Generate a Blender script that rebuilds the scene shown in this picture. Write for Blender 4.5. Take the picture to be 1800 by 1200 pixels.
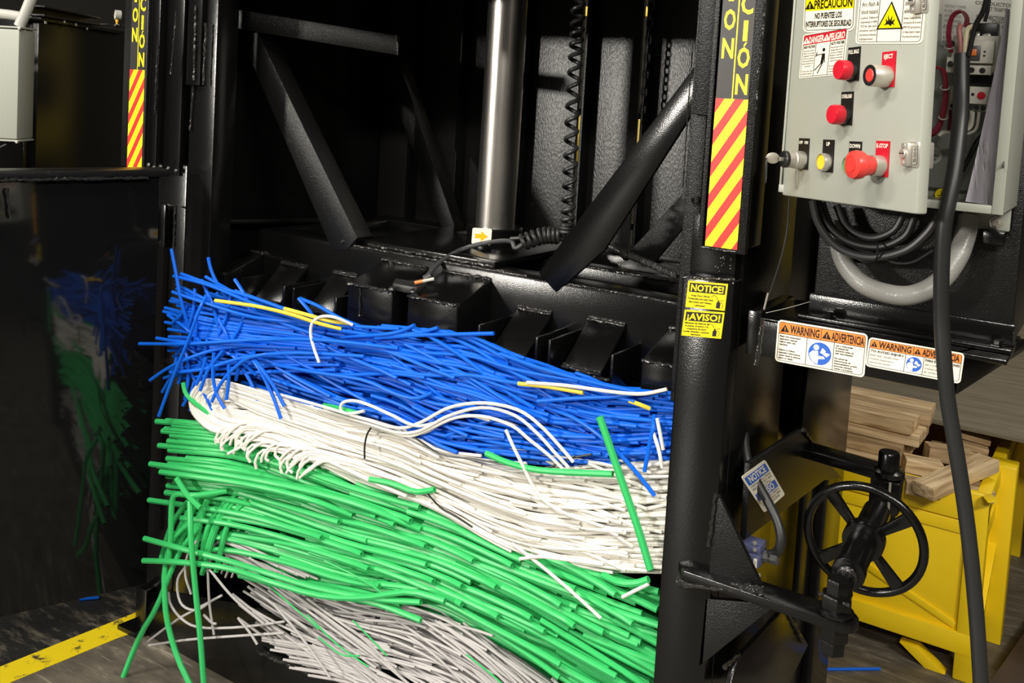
import bpy, bmesh, math, random
from mathutils import Vector, Matrix, noise
random.seed(7)
for o in list(bpy.data.objects): bpy.data.objects.remove(o)
SC = bpy.context.scene
COL = SC.collection

# ------------------------------------------------------------------ camera
FPX, CX, CY = 1700.0, 900.0, 285.7            # focal length and principal point for an 1800 x 1200 frame
YAW, PITCH, ROLL, CAMZ = .56946, .070095, .058973, 1.55
cy_, sy_ = math.cos(YAW), math.sin(YAW)
_r, _f, _u = Vector((cy_, sy_, 0)), Vector((-sy_, cy_, 0)), Vector((0, 0, 1))
FW = math.cos(PITCH) * _f - math.sin(PITCH) * _u
_u2 = math.sin(PITCH) * _f + math.cos(PITCH) * _u
RT = math.cos(ROLL) * _r + math.sin(ROLL) * _u2
UP = -math.sin(ROLL) * _r + math.cos(ROLL) * _u2
CO = Vector((0, 0, CAMZ))
cd = bpy.data.cameras.new('camera'); cam = bpy.data.objects.new('camera', cd); COL.objects.link(cam)
M = Matrix((RT, UP, -FW)).transposed().to_4x4(); M.translation = CO
cam.matrix_world = M
cd.sensor_width = 36; cd.sensor_fit = 'HORIZONTAL'; cd.lens = 36 * FPX / 1800
cd.shift_x = (900 - CX) / 1800; cd.shift_y = -(600 - CY) / 1800
cd.clip_start = .05
SC.camera = cam

# ------------------------------------------------------------------ world, lights, exposure
SC.view_settings.view_transform = 'Standard'; SC.view_settings.look = 'None'
SC.view_settings.exposure = 0.0; SC.view_settings.gamma = 1.0; SC.view_settings.use_curve_mapping = False
W = bpy.data.worlds.new('hall'); SC.world = W; W.use_nodes = True
W.node_tree.nodes['Background'].inputs[0].default_value = (1.0, .93, .82, 1)
W.node_tree.nodes['Background'].inputs[1].default_value = .028

def area(name, loc, target, sx, sy, watts, col=(1, .95, .86)):
    l = bpy.data.lights.new(name, 'AREA'); l.shape = 'RECTANGLE'; l.size = sx; l.size_y = sy; l.energy = watts; l.color = col
    o = bpy.data.objects.new(name, l); COL.objects.link(o); o.location = loc
    o.rotation_euler = (Vector(target) - Vector(loc)).to_track_quat('-Z', 'Y').to_euler()
    return o
area('high_bay_or_fill', (-1.4, -1.7, 4.6), (-1.2, 1.7, .8), 1.5, .35, 165)
area('high_bay_or_fill', (1.3, -3.2, 4.0), (-.3, 1.7, 1.2), 1.5, .35, 125)
area('high_bay_or_fill', (3.0, -.8, 4.4), (-.4, 2.9, .5), 1.5, .35, 190)  # added fill light, aimed at the yellow bin to brighten its front
area('high_bay_or_fill', (-6.6, -9.5, 3.3), (-1.4, 2.2, 1.4), .9, .4, 850)
area('high_bay_or_fill', (-4.6, -1.2, 4.8), (-2.8, 1.9, .9), 1.5, .35, 130)  # added fill light from the left, brightens the junction box face
area('high_bay_or_fill', (.6, 5.0, 5.0), (-.3, 3.4, .4), 1.5, .4, 60)

# ------------------------------------------------------------------ pixel -> world helpers (real planes)
def ray(px, py): return RT * ((px - CX) / FPX) + UP * ((CY - py) / FPX) + FW
def pY(px, py, Y): d = ray(px, py); return CO + d * (Y / d.y)
def pX(px, py, X): d = ray(px, py); return CO + d * (X / d.x)
def pZ(px, py, Z): d = ray(px, py); return CO + d * ((Z - CAMZ) / d.z)
def pP(px, py, P, N): d = ray(px, py); return CO + d * ((P - CO).dot(N) / d.dot(N))

# ------------------------------------------------------------------ materials
def lin(h):
    h = h.lstrip('#'); c = [int(h[i:i + 2], 16) / 255 for i in (0, 2, 4)]
    return tuple(x / 12.92 if x <= .04045 else ((x + .055) / 1.055) ** 2.4 for x in c) + (1,)
def mat(name, col, rough=.5, metal=0, bump=0, bscale=200, coat=0, vary=0, vscale=12, spec=.5, stretch=None, emit=None):
    m = bpy.data.materials.new(name); m.use_nodes = True; nt = m.node_tree; b = nt.nodes['Principled BSDF']
    c = lin(col) if isinstance(col, str) else col
    b.inputs['Base Color'].default_value = c; b.inputs['Roughness'].default_value = rough
    b.inputs['Metallic'].default_value = metal; b.inputs['Coat Weight'].default_value = coat
    b.inputs['Specular IOR Level'].default_value = spec
    if bump or vary:
        tc = nt.nodes.new('ShaderNodeTexCoord'); src = tc.outputs['Object']
        if stretch:
            mp = nt.nodes.new('ShaderNodeMapping'); mp.inputs['Scale'].default_value = stretch
            nt.links.new(src, mp.inputs[0]); src = mp.outputs[0]
    if bump:
        n = nt.nodes.new('ShaderNodeTexNoise'); n.inputs['Scale'].default_value = bscale; n.inputs['Detail'].default_value = 2
        bp = nt.nodes.new('ShaderNodeBump'); bp.inputs['Strength'].default_value = bump; bp.inputs['Distance'].default_value = .002
        nt.links.new(src, n.inputs['Vector']); nt.links.new(n.outputs[0], bp.inputs['Height']); nt.links.new(bp.outputs[0], b.inputs['Normal'])
    if vary:
        n2 = nt.nodes.new('ShaderNodeTexNoise'); n2.inputs['Scale'].default_value = vscale; n2.inputs['Detail'].default_value = 5
        mx = nt.nodes.new('ShaderNodeMix'); mx.data_type = 'RGBA'
        mx.inputs[6].default_value = tuple(x * (1 - vary) for x in c[:3]) + (1,)
        mx.inputs[7].default_value = tuple(min(1, x * (1 + vary)) for x in c[:3]) + (1,)
        nt.links.new(src, n2.inputs['Vector']); nt.links.new(n2.outputs[0], mx.inputs[0]); nt.links.new(mx.outputs[2], b.inputs['Base Color'])
    return m
K = {}
K['black'] = mat('black_gloss_paint', (.0036, .0036, .0036, 1), .19, bump=.12, bscale=420)
K['blackrough'] = mat('black_textured_paint', (.005, .005, .005, 1), .32, bump=.5, bscale=420)
K['panel'] = mat('black_back_panel', (.016, .0155, .015, 1), .36, bump=.6, bscale=300, spec=.85, stretch=(1, 1, .3))
K['mirror'] = mat('black_door_paint', (.0055, .0056, .006, 1), .06, bump=.02, bscale=30)
K['weld'] = mat('painted_weld', (.06, .058, .056, 1), .16, .7, bump=1.0, bscale=190)
K['steel'] = mat('bare_steel', '#c9c4ba', .34, .65, bump=.1, bscale=200)
K['chrome'] = mat('chromed_rod', (.66, .63, .59, 1), .30, 1, bump=.12, bscale=60, stretch=(6, 6, .25))
K['rubber'] = mat('black_rubber', (.018, .018, .018, 1), .42)
K['cableg'] = mat('grey_black_cable', (.04, .04, .042, 1), .4)
K['rope'] = mat('oily_wire_rope', (.05, .05, .048, 1), .4, .6, bump=.6, bscale=500)
K['blue'] = mat('blue_plastic', (.006, .125, .70, 1), .34, vary=.14, vscale=5, spec=.22)
K['white'] = mat('white_plastic', (.76, .735, .67, 1), .4, spec=.3, vary=.08, vscale=5)
K['green'] = mat('green_plastic', (.045, .50, .14, 1), .34, spec=.24, vary=.12, vscale=5)
K['gray'] = mat('gray_plastic', (.46, .44, .435, 1), .4, spec=.3, vary=.14, vscale=5)
K['yellowt'] = mat('yellow_plastic', (.78, .60, .05, 1), .4)
K['ebox'] = mat('grey_enclosure_paint', (.385, .40, .345, 1), .42, bump=.06, bscale=260)
K['eboxin'] = mat('enclosure_back_panel', (.22, .225, .21, 1), .45)
K['olive'] = mat('enclosure_edge', (.40, .41, .35, 1), .42)
K['red'] = mat('red_button', (.62, .012, .03, 1), .28)
K['redm'] = mat('red_mushroom', (.72, .05, .04, 1), .35)
K['yelb'] = mat('yellow_button', (.85, .62, .03, 1), .3)
K['grnb'] = mat('green_button', (.03, .38, .09, 1), .3)
K['blackp'] = mat('black_plastic', (.012, .012, .012, 1), .35)
K['cream'] = mat('contactor_plastic', (.62, .60, .53, 1), .45)
K['darkgrey'] = mat('dark_grey_plastic', (.07, .07, .07, 1), .4)
K['orange'] = mat('orange_plastic', (.85, .20, .03, 1), .4)
K['maroon'] = mat('maroon_wire', (.16, .012, .025, 1), .35)
K['pink'] = mat('faded_red_wire', (.36, .14, .13, 1), .45)
K['creamw'] = mat('cream_wire', (.66, .58, .40, 1), .4)
K['paper'] = mat('paper', (.74, .71, .78, 1), .7)
K['conduit'] = mat('grey_flexible_conduit', (.27, .265, .25, 1), .3, bump=.3, bscale=240)
K['ybin'] = mat('yellow_bin_paint', (.92, .64, .008, 1), .36, bump=.12, bscale=60, vary=.07, vscale=9)
K['yrack'] = mat('yellow_rack_paint', (.62, .45, .03, 1), .45)
K['bluegray'] = mat('blue_grey_casting', (.075, .085, .17, 1), .45)
K['rust'] = mat('rusty_ramp_steel', (.055, .036, .03, 1), .55, vary=.3, vscale=25, bump=.2, bscale=80)
# stickers
for k, c in dict(s_white='#efe9d8', s_yellow='#f7e000', s_black='#14110f', s_red='#c3152b', s_orange='#f08a3c', s_blue='#2d62c4', s_sred='#e2332b',
                 s_cblack='#2b2826', s_cyel='#f2e115', s_gold='#f0b820', s_lgrey='#b4b3ac', s_grey='#55524c').items():
    K[k] = mat(k.replace('s_', 'print_'), c, .42)

def wood_mat(name, c1, c2):
    m = bpy.data.materials.new(name); m.use_nodes = True; nt = m.node_tree; b = nt.nodes['Principled BSDF']
    tc = nt.nodes.new('ShaderNodeTexCoord'); mp = nt.nodes.new('ShaderNodeMapping'); mp.inputs['Scale'].default_value = (2.2, 26, 26)
    oi = nt.nodes.new('ShaderNodeObjectInfo'); add = nt.nodes.new('ShaderNodeVectorMath'); add.operation = 'ADD'
    n = nt.nodes.new('ShaderNodeTexNoise'); n.inputs['Scale'].default_value = 2.2; n.inputs['Detail'].default_value = 6; n.inputs['Distortion'].default_value = .8
    cr = nt.nodes.new('ShaderNodeValToRGB'); cr.color_ramp.elements[0].position = .32; cr.color_ramp.elements[1].position = .66
    cr.color_ramp.elements[0].color = c1; cr.color_ramp.elements[1].color = c2
    nt.links.new(tc.outputs['Object'], add.inputs[0]); nt.links.new(oi.outputs['Random'], add.inputs[1]); nt.links.new(add.outputs[0], mp.inputs[0])
    nt.links.new(mp.outputs[0], n.inputs['Vector']); nt.links.new(n.outputs[0], cr.inputs[0]); nt.links.new(cr.outputs[0], b.inputs['Base Color'])
    b.inputs['Roughness'].default_value = .65
    return m
K['wood'] = wood_mat('pine_wood', (.36, .22, .095, 1), (.82, .63, .38, 1))
K['wood2'] = wood_mat('weathered_wood', (.24, .145, .065, 1), (.60, .44, .25, 1))
K['ply'] = wood_mat('weathered_plywood', (.12, .10, .068, 1), (.20, .17, .12, 1))

def floor_mat():
    m = bpy.data.materials.new('worn_concrete'); m.use_nodes = True; nt = m.node_tree; b = nt.nodes['Principled BSDF']
    tc = nt.nodes.new('ShaderNodeTexCoord'); L = nt.links.new
    mp = nt.nodes.new('ShaderNodeMapping'); mp.inputs['Rotation'].default_value = (0, 0, -1.18); mp.inputs['Scale'].default_value = (3.0, 11, 1)
    L(tc.outputs['Object'], mp.inputs[0])
    n = nt.nodes.new('ShaderNodeTexNoise'); n.inputs['Scale'].default_value = 2.4; n.inputs['Detail'].default_value = 9; n.inputs['Roughness'].default_value = .68
    L(mp.outputs[0], n.inputs['Vector'])
    cr = nt.nodes.new('ShaderNodeValToRGB'); e = cr.color_ramp.elements
    e[0].position = .28; e[0].color = (.055, .046, .036, 1); e[1].position = .80; e[1].color = (.40, .35, .27, 1)
    x = e.new(.56); x.color = (.135, .116, .088, 1)
    L(n.outputs[0], cr.inputs[0])
    m3 = nt.nodes.new('ShaderNodeMapping'); m3.inputs['Rotation'].default_value = (0, 0, -1.05); m3.inputs['Scale'].default_value = (2.2, 46, 1); L(tc.outputs['Object'], m3.inputs[0])
    n3 = nt.nodes.new('ShaderNodeTexNoise'); n3.inputs['Scale'].default_value = 1.6; n3.inputs['Detail'].default_value = 6; n3.inputs['Roughness'].default_value = .6; L(m3.outputs[0], n3.inputs['Vector'])
    c3 = nt.nodes.new('ShaderNodeValToRGB'); c3.color_ramp.elements[0].position = .60; c3.color_ramp.elements[1].position = .70; L(n3.outputs[0], c3.inputs[0])
    sm_ = nt.nodes.new('ShaderNodeMath'); sm_.operation = 'MULTIPLY'; L(c3.outputs[0], sm_.inputs[0]); sm_.inputs[1].default_value = .75
    sx = nt.nodes.new('ShaderNodeMix'); sx.data_type = 'RGBA'; L(sm_.outputs[0], sx.inputs[0]); L(cr.outputs[0], sx.inputs[6]); sx.inputs[7].default_value = (.40, .36, .29, 1)
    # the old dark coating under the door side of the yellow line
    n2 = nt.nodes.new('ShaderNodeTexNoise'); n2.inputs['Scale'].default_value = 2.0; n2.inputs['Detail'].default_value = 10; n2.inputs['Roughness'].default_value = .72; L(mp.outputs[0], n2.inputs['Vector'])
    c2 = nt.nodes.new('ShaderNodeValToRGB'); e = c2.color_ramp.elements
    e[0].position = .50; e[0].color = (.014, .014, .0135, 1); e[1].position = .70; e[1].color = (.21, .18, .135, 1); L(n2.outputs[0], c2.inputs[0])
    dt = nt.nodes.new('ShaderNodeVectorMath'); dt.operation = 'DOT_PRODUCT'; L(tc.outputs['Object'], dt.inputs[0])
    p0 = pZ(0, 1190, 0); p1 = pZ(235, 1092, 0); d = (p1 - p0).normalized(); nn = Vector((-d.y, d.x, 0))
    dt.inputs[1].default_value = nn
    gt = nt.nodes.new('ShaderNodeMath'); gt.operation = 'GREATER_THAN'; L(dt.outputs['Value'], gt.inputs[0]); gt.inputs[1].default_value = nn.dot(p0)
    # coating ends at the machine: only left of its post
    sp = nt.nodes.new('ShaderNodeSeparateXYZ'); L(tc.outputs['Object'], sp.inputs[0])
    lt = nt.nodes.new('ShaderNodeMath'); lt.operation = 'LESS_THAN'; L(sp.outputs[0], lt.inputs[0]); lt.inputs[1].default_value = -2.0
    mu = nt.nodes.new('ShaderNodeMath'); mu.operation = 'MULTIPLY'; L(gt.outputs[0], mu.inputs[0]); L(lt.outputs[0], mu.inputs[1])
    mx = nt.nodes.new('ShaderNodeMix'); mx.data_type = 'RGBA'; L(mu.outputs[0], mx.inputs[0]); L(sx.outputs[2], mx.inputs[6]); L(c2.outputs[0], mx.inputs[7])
    L(mx.outputs[2], b.inputs['Base Color']); b.inputs['Roughness'].default_value = .5
    bp = nt.nodes.new('ShaderNodeBump'); bp.inputs['Strength'].default_value = .3; bp.inputs['Distance'].default_value = .004; L(n.outputs[0], bp.inputs['Height']); L(bp.outputs[0], b.inputs['Normal'])
    return m
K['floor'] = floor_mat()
def line_mat():
    m = bpy.data.materials.new('worn_yellow_line'); m.use_nodes = True; nt = m.node_tree; b = nt.nodes['Principled BSDF']; L = nt.links.new
    tc = nt.nodes.new('ShaderNodeTexCoord'); n = nt.nodes.new('ShaderNodeTexNoise'); n.inputs['Scale'].default_value = 22; n.inputs['Detail'].default_value = 9; n.inputs['Roughness'].default_value = .7
    L(tc.outputs['Object'], n.inputs['Vector'])
    cr = nt.nodes.new('ShaderNodeValToRGB'); e = cr.color_ramp.elements; e[0].position = .36; e[0].color = (.06, .05, .03, 1); e[1].position = .44; e[1].color = (.92, .70, .012, 1)
    L(n.outputs[0], cr.inputs[0]); L(cr.outputs[0], b.inputs['Base Color']); b.inputs['Roughness'].default_value = .45
    return m
K['line'] = line_mat()
K['wall'] = mat('hall_wall', (.03, .027, .022, 1), .8, vary=.25, vscale=2)

# ------------------------------------------------------------------ object helpers
def tag(o, label=None, cat=None, group=None, kind=None):
    for k, v in (('label', label), ('category', cat), ('group', group), ('kind', kind)):
        if v: o[k] = v
    return o
def thing(name, label, cat, loc, group=None):
    o = bpy.data.objects.new(name, None); COL.objects.link(o); o.location = loc; o.empty_display_size = .05
    return tag(o, label, cat, group)
def root_loc(p):
    v = Vector()
    while p is not None: v += p.location; p = p.parent
    return v
def finish(me, angle=35):
    me.shade_smooth(); me.set_sharp_from_angle(angle=math.radians(angle))
def obj(name, bm, m, parent=None, label=None, base=None, angle=35):
    """bmesh in world coordinates -> one mesh object (origin at its parent's base, or at BASE)."""
    me = bpy.data.meshes.new(name)
    off = root_loc(parent) if parent is not None else (Vector(base) if base is not None else Vector())
    bmesh.ops.translate(bm, verts=bm.verts, vec=-off)
    bm.to_mesh(me); bm.free()
    for mm in (m if isinstance(m, (list, tuple)) else [m]): me.materials.append(mm)
    finish(me, angle)
    o = bpy.data.objects.new(name, me); COL.objects.link(o)
    if parent is not None: o.parent = parent
    else: o.location = off
    if label: o['label'] = label
    return o
def NB(): return bmesh.new()
def hexa(bm, p8, bev=0, mi=0):
    """box from 8 corners: bottom ring 0-3, top ring 4-7."""
    v = [bm.verts.new(p) for p in p8]
    fs = [bm.faces.new([v[i] for i in q]) for q in ((3, 2, 1, 0), (4, 5, 6, 7), (0, 1, 5, 4), (1, 2, 6, 5), (2, 3, 7, 6), (3, 0, 4, 7))]
    for f in fs: f.material_index = mi
    bmesh.ops.recalc_face_normals(bm, faces=fs)
    if bev: bmesh.ops.bevel(bm, geom=list({e for f in fs for e in f.edges}), offset=bev, segments=2, affect='EDGES', profile=.5)
    return bm
def box(bm, a, b, bev=.002, mi=0):
    x0, y0, z0 = [min(a[i], b[i]) for i in range(3)]; x1, y1, z1 = [max(a[i], b[i]) for i in range(3)]
    return hexa(bm, [(x0, y0, z0), (x1, y0, z0), (x1, y1, z0), (x0, y1, z0), (x0, y0, z1), (x1, y0, z1), (x1, y1, z1), (x0, y1, z1)], bev, mi)
def obox(bm, o, ax, ay, az, bev=.002, mi=0):
    o, ax, ay, az = map(Vector, (o, ax, ay, az))
    return hexa(bm, [o, o + ax, o + ax + ay, o + ay, o + az, o + ax + az, o + ax + ay + az, o + ay + az], bev, mi)
def prism(bm, pts, ext, bev=.0015, mi=0):
    """closed polygon (world points) extruded by vector EXT."""
    ext = Vector(ext); a = [bm.verts.new(p) for p in pts]; c = [bm.verts.new(Vector(p) + ext) for p in pts]; n = len(a)
    fs = [bm.faces.new(a[::-1]), bm.faces.new(c)] + [bm.faces.new((a[i], a[(i + 1) % n], c[(i + 1) % n], c[i])) for i in range(n)]
    for f in fs: f.material_index = mi
    bmesh.ops.recalc_face_normals(bm, faces=fs)
    if bev: bmesh.ops.bevel(bm, geom=list({e for f in fs for e in f.edges}), offset=bev, segments=2, affect='EDGES', profile=.5)
    return bm
def beam(bm, p, q, w, h, up=(0, 0, 1), bev=.002, mi=0):
    p, q = Vector(p), Vector(q); d = (q - p).normalized(); s = d.cross(Vector(up)).normalized(); t = s.cross(d)
    return obox(bm, p - s * w / 2 - t * h / 2, s * w, t * h, q - p, bev, mi)
def spline(pts, n):
    """Catmull-Rom through PTS, N samples."""
    P = [Vector(p) for p in pts]
    if len(P) == 2: return [P[0].lerp(P[1], i / (n - 1)) for i in range(n)]
    P = [2 * P[0] - P[1]] + P + [2 * P[-1] - P[-2]]; out = []; m = len(P) - 3
    for i in range(n):
        t = i / (n - 1) * m; k = min(int(t), m - 1); t -= k; a, b, c, d = P[k:k + 4]
        out.append(.5 * ((2 * b) + (c - a) * t + (2 * a - 5 * b + 4 * c - d) * t * t + (3 * b - a - 3 * c + d) * t ** 3))
    return out
def tube(bm, path, r, sides=10, hollow=False, mi=0, rfun=None):
    P = [Vector(p) for p in path]; n = len(P); rings = []
    t0 = (P[1] - P[0]).normalized(); a = t0.orthogonal().normalized()
    cs = [(math.cos(2 * math.pi * i / sides), math.sin(2 * math.pi * i / sides)) for i in range(sides)]
    frames = []
    for i in range(n):
        t = (P[min(i + 1, n - 1)] - P[max(i - 1, 0)])
        t = t.normalized() if t.length > 1e-9 else t0
        a = (a - t * a.dot(t)); a = a.normalized() if a.length > 1e-6 else t.orthogonal().normalized(); b = t.cross(a)
        frames.append((t, a, b)); rr = r if rfun is None else rfun(i / (n - 1)) * r
        rings.append([bm.verts.new(P[i] + (a * c + b * s) * rr) for c, s in cs])
    fs = []
    def bridge(A, B):
        for i in range(sides):
            j = (i + 1) % sides; fs.append(bm.faces.new((A[i], A[j], B[j], B[i])))
    for k in range(n - 1): bridge(rings[k], rings[k + 1])
    for k, sg in ((0, 1), (n - 1, -1)):
        t, a_, b_ = frames[k]; A = rings[k]
        if hollow:
            inn = [bm.verts.new(P[k] + (a_ * c + b_ * s) * r * .52) for c, s in cs]
            dep = [bm.verts.new(P[k] + t * sg * r * 2.2 + (a_ * c + b_ * s) * r * .5) for c, s in cs]
            if sg > 0: bridge(inn, A); bridge(dep, inn); fs.append(bm.faces.new(dep[::-1]))
            else: bridge(A, inn); bridge(inn, dep); fs.append(bm.faces.new(dep))
        else: fs.append(bm.faces.new(A[::-1] if sg > 0 else A))
    for f in fs: f.material_index = mi
    return bm
def lathe(bm, o, axis, prof, sides=24, mi=0, xref=None):
    """PROF: (radius, distance along axis)."""
    o = Vector(o); t = Vector(axis).normalized(); a = Vector(xref).normalized() if xref is not None else t.orthogonal().normalized(); b = t.cross(a); rings = []
    for r, h in prof:
        if r < 1e-6: rings.append([bm.verts.new(o + t * h)])
        else: rings.append([bm.verts.new(o + t * h + (a * math.cos(2 * math.pi * i / sides) + b * math.sin(2 * math.pi * i / sides)) * r) for i in range(sides)])
    fs = []
    for A, B in zip(rings, rings[1:]):
        for i in range(sides):
            j = (i + 1) % sides
            q = [A[i % len(A)], A[j % len(A)], B[j % len(B)], B[i % len(B)]]
            u = []; [u.append(x) for x in q if x not in u]
            if len(u) > 2: fs.append(bm.faces.new(u))
    for R in (rings[0], rings[-1]):
        if len(R) > 1: fs.append(bm.faces.new(R))
    for f in fs: f.material_index = mi
    bmesh.ops.recalc_face_normals(bm, faces=fs)
    return bm
def bead(bm, p, q, r=.004, n=None):
    """lumpy weld bead from p to q."""
    p, q = Vector(p), Vector(q); L = (q - p).length; n = n or max(6, int(L / .006)); pts = []
    for i in range(n):
        t = i / (n - 1); w = Vector((random.uniform(-1, 1), random.uniform(-1, 1), random.uniform(-1, 1))) * r * .34
        pts.append(p.lerp(q, t) + w)
    s = [random.uniform(.6, 1.25) for _ in range(n)]
    return tube(bm, pts, r, 7, rfun=lambda t: s[int(t * (n - 1) + .5)])

# ------------------------------------------------------------------ lettering
_tc = {}
def text_mesh(s, bold):
    k = (s, bold)
    if k not in _tc:
        c = bpy.data.curves.new('lettering', 'FONT'); c.body = s; c.size = 1; c.resolution_u = 2; c.offset = .03 if bold else 0.0; c.fill_mode = 'FRONT'
        o = bpy.data.objects.new('lettering', c); COL.objects.link(o)
        dg = bpy.context.evaluated_depsgraph_get(); me = o.evaluated_get(dg).to_mesh()
        V = [tuple(v.co[:2]) for v in me.vertices]; F = [tuple(p.vertices) for p in me.polygons]
        o.evaluated_get(dg).to_mesh_clear(); bpy.data.objects.remove(o); bpy.data.curves.remove(c)
        _tc[k] = (V, F)
    return _tc[k]
CAPH = .69
class Sticker:
    """flat printed decal: frame O + x*X + y*Y with x to the right and y downwards, N towards the viewer; printed layers sit .2 mm apart."""
    def __init__(s, O, TR, BL, w, h, th=.0006):
        s.O, s.X, s.Y = Vector(O), (Vector(TR) - Vector(O)) / w, (Vector(BL) - Vector(O)) / h
        s.N = s.Y.cross(s.X).normalized(); s.w, s.h, s.th = w, h, th
        if s.N.dot(CO - s.O) < 0: s.N = -s.N
        s.bm = NB(); s.mats = []; s.k = 0
    def mi(s, m):
        if m not in s.mats: s.mats.append(m)
        return s.mats.index(m)
    def P(s, x, y, k): return s.O + s.X * x + s.Y * y + s.N * (s.th + .0002 * k)
    def poly(s, pts, m, k=1):
        f = s.bm.faces.new([s.bm.verts.new(s.P(x, y, k)) for x, y in pts]); f.material_index = s.mi(m); return s
    def base(s, m, rad=0):
        pts = s.rr(0, 0, s.w, s.h, rad); n = len(pts)
        a = [s.bm.verts.new(s.O + s.X * x + s.Y * y) for x, y in pts]; b = [s.bm.verts.new(s.P(x, y, 0)) for x, y in pts]
        for f in [s.bm.faces.new(b)] + [s.bm.faces.new((a[i], a[(i + 1) % n], b[(i + 1) % n], b[i])) for i in range(n)]: f.material_index = s.mi(m)
        return s
    def rr(s, x0, y0, x1, y1, r):
        if r <= 0: return [(x0, y0), (x1, y0), (x1, y1), (x0, y1)]
        out = []
        for cx, cy, a0 in ((x1 - r, y0 + r, -90), (x1 - r, y1 - r, 0), (x0 + r, y1 - r, 90), (x0 + r, y0 + r, 180)):
            for i in range(5): a = math.radians(a0 + i * 22.5); out.append((cx + r * math.cos(a), cy + r * math.sin(a)))
        return out
    def rect(s, x0, y0, x1, y1, m, k=1, r=0): return s.poly(s.rr(x0, y0, x1, y1, r), m, k)
    def frame(s, x0, y0, x1, y1, t, m, r=0, k=1):
        A = s.rr(x0, y0, x1, y1, r); B = s.rr(x0 + t, y0 + t, x1 - t, y1 - t, max(r - t, 0) if r else 0); n = len(A)
        for i in range(n):
            j = (i + 1) % n
            s.poly([A[i], A[j], B[j], B[i]], m, k)
        return s
    def circ(s, cx, cy, r, m, k=1, n=20, sx=1): return s.poly([(cx + sx * r * math.cos(2 * math.pi * i / n), cy + r * math.sin(2 * math.pi * i / n)) for i in range(n)], m, k)
    def line(s, pts, t, m, k=2):
        for (x0, y0), (x1, y1) in zip(pts, pts[1:]):
            d = math.hypot(x1 - x0, y1 - y0) or 1; nx, ny = -(y1 - y0) / d * t / 2, (x1 - x0) / d * t / 2
            s.poly([(x0 + nx, y0 + ny), (x1 + nx, y1 + ny), (x1 - nx, y1 - ny), (x0 - nx, y0 - ny)], m, k)
        return s
    def tri(s, cx, y0, y1, m, k=1, asp=1.15, ex=None):
        h = y1 - y0; w = h * asp / 2; s.poly([(cx, y0), (cx + w, y1), (cx - w, y1)], m, k)
        if ex: s.rect(cx - h * .055, y0 + h * .36, cx + h * .055, y0 + h * .72, ex, k + 1); s.rect(cx - h * .055, y0 + h * .78, cx + h * .055, y0 + h * .89, ex, k + 1)
        return s
    def text(s, t, x, y, hgt, m, width=None, align='l', bold=True, k=2, maxw=None):
        """baseline y, cap height hgt; WIDTH fits exactly, MAXW only squeezes."""
        V, F = text_mesh(t, bold)
        if not V: return s
        x0 = min(v[0] for v in V); x1 = max(v[0] for v in V); sc = hgt / CAPH; w = (x1 - x0) * sc; sx = 1
        if width: sx = width / w
        elif maxw and w > maxw: sx = maxw / w
        w *= sx; ox = x if align == 'l' else (x - w / 2 if align == 'c' else x - w); mi = s.mi(m)
        vs = [s.bm.verts.new(s.P(ox + (vx - x0) * sc * sx, y - vy * sc, k)) for vx, vy in V]
        for f in F:
            try: s.bm.faces.new([vs[i] for i in f]).material_index = mi
            except ValueError: pass
        return s
    def lines(s, L, x, y, dy, hgt, m, align='l', maxw=None, bold=False, k=2):
        for i, t in enumerate(L):
            if t: s.text(t, x, y + i * dy, hgt, m, align=align, maxw=maxw, bold=bold, k=k)
        return s
    def done(s, name, parent, label=None):
        bm = s.bm
        bm.normal_update()
        for f in bm.faces:
            if abs(f.normal.dot(s.N)) > .9 and f.normal.dot(s.N) < 0: f.normal_flip()
        return obj(name, bm, s.mats, parent, label)

# ================================================================== SETTING
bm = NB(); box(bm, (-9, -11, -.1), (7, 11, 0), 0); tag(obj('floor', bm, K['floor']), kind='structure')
bm = NB(); box(bm, (-9, 9.5, 0), (7, 9.7, 6), 0); tag(obj('wall_back', bm, K['wall']), kind='structure')
bm = NB(); box(bm, (-9.2, -11, 0), (-9, 11, 6), 0); tag(obj('wall_left', bm, K['wall']), kind='structure')
P = [pZ(*p, 0) for p in ((0, 1172), (235, 1078), (262, 1067), (246, 1108), (205, 1122), (0, 1206))]
d = (P[0] - P[1]).normalized(); P[0] = P[0] + d * .8; P[5] = P[5] + d * .8
bm = NB(); prism(bm, P, (0, 0, .0012), 0)
tag(obj('floor_marking', bm, K['line']), kind='structure')

# ================================================================== BALER (frame)
baler = thing('baler', 'black vertical baler frame around the pressed plastic tubes', 'baler', (-1.37, 2.1, 0))
ZT = 2.25
YF = 1.66
def bpart(name, m='black', label=None, bm=None): return obj(name, bm, K[m], baler, label)
# base, floor of the chamber
bm = NB(); box(bm, (-2.17, 1.672, 0), (-.60, 2.62, .10), .004); bpart('base_plate', bm=bm)
# front sill, slightly below the bale
bm = NB(); prism(bm, [pY(*p, 1.668) for p in ((262, 1062), (300, 1040), (420, 1060), (640, 1130), (1000, 1330), (1000, 1500), (255, 1128))], (0, .02, 0), .002); bpart('front_sill', bm=bm)
bm = NB(); bead(bm, pY(452, 1143, 1.655), pY(560, 1190, 1.655), .006); bpart('weld_bead', 'weld', bm=bm)
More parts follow.
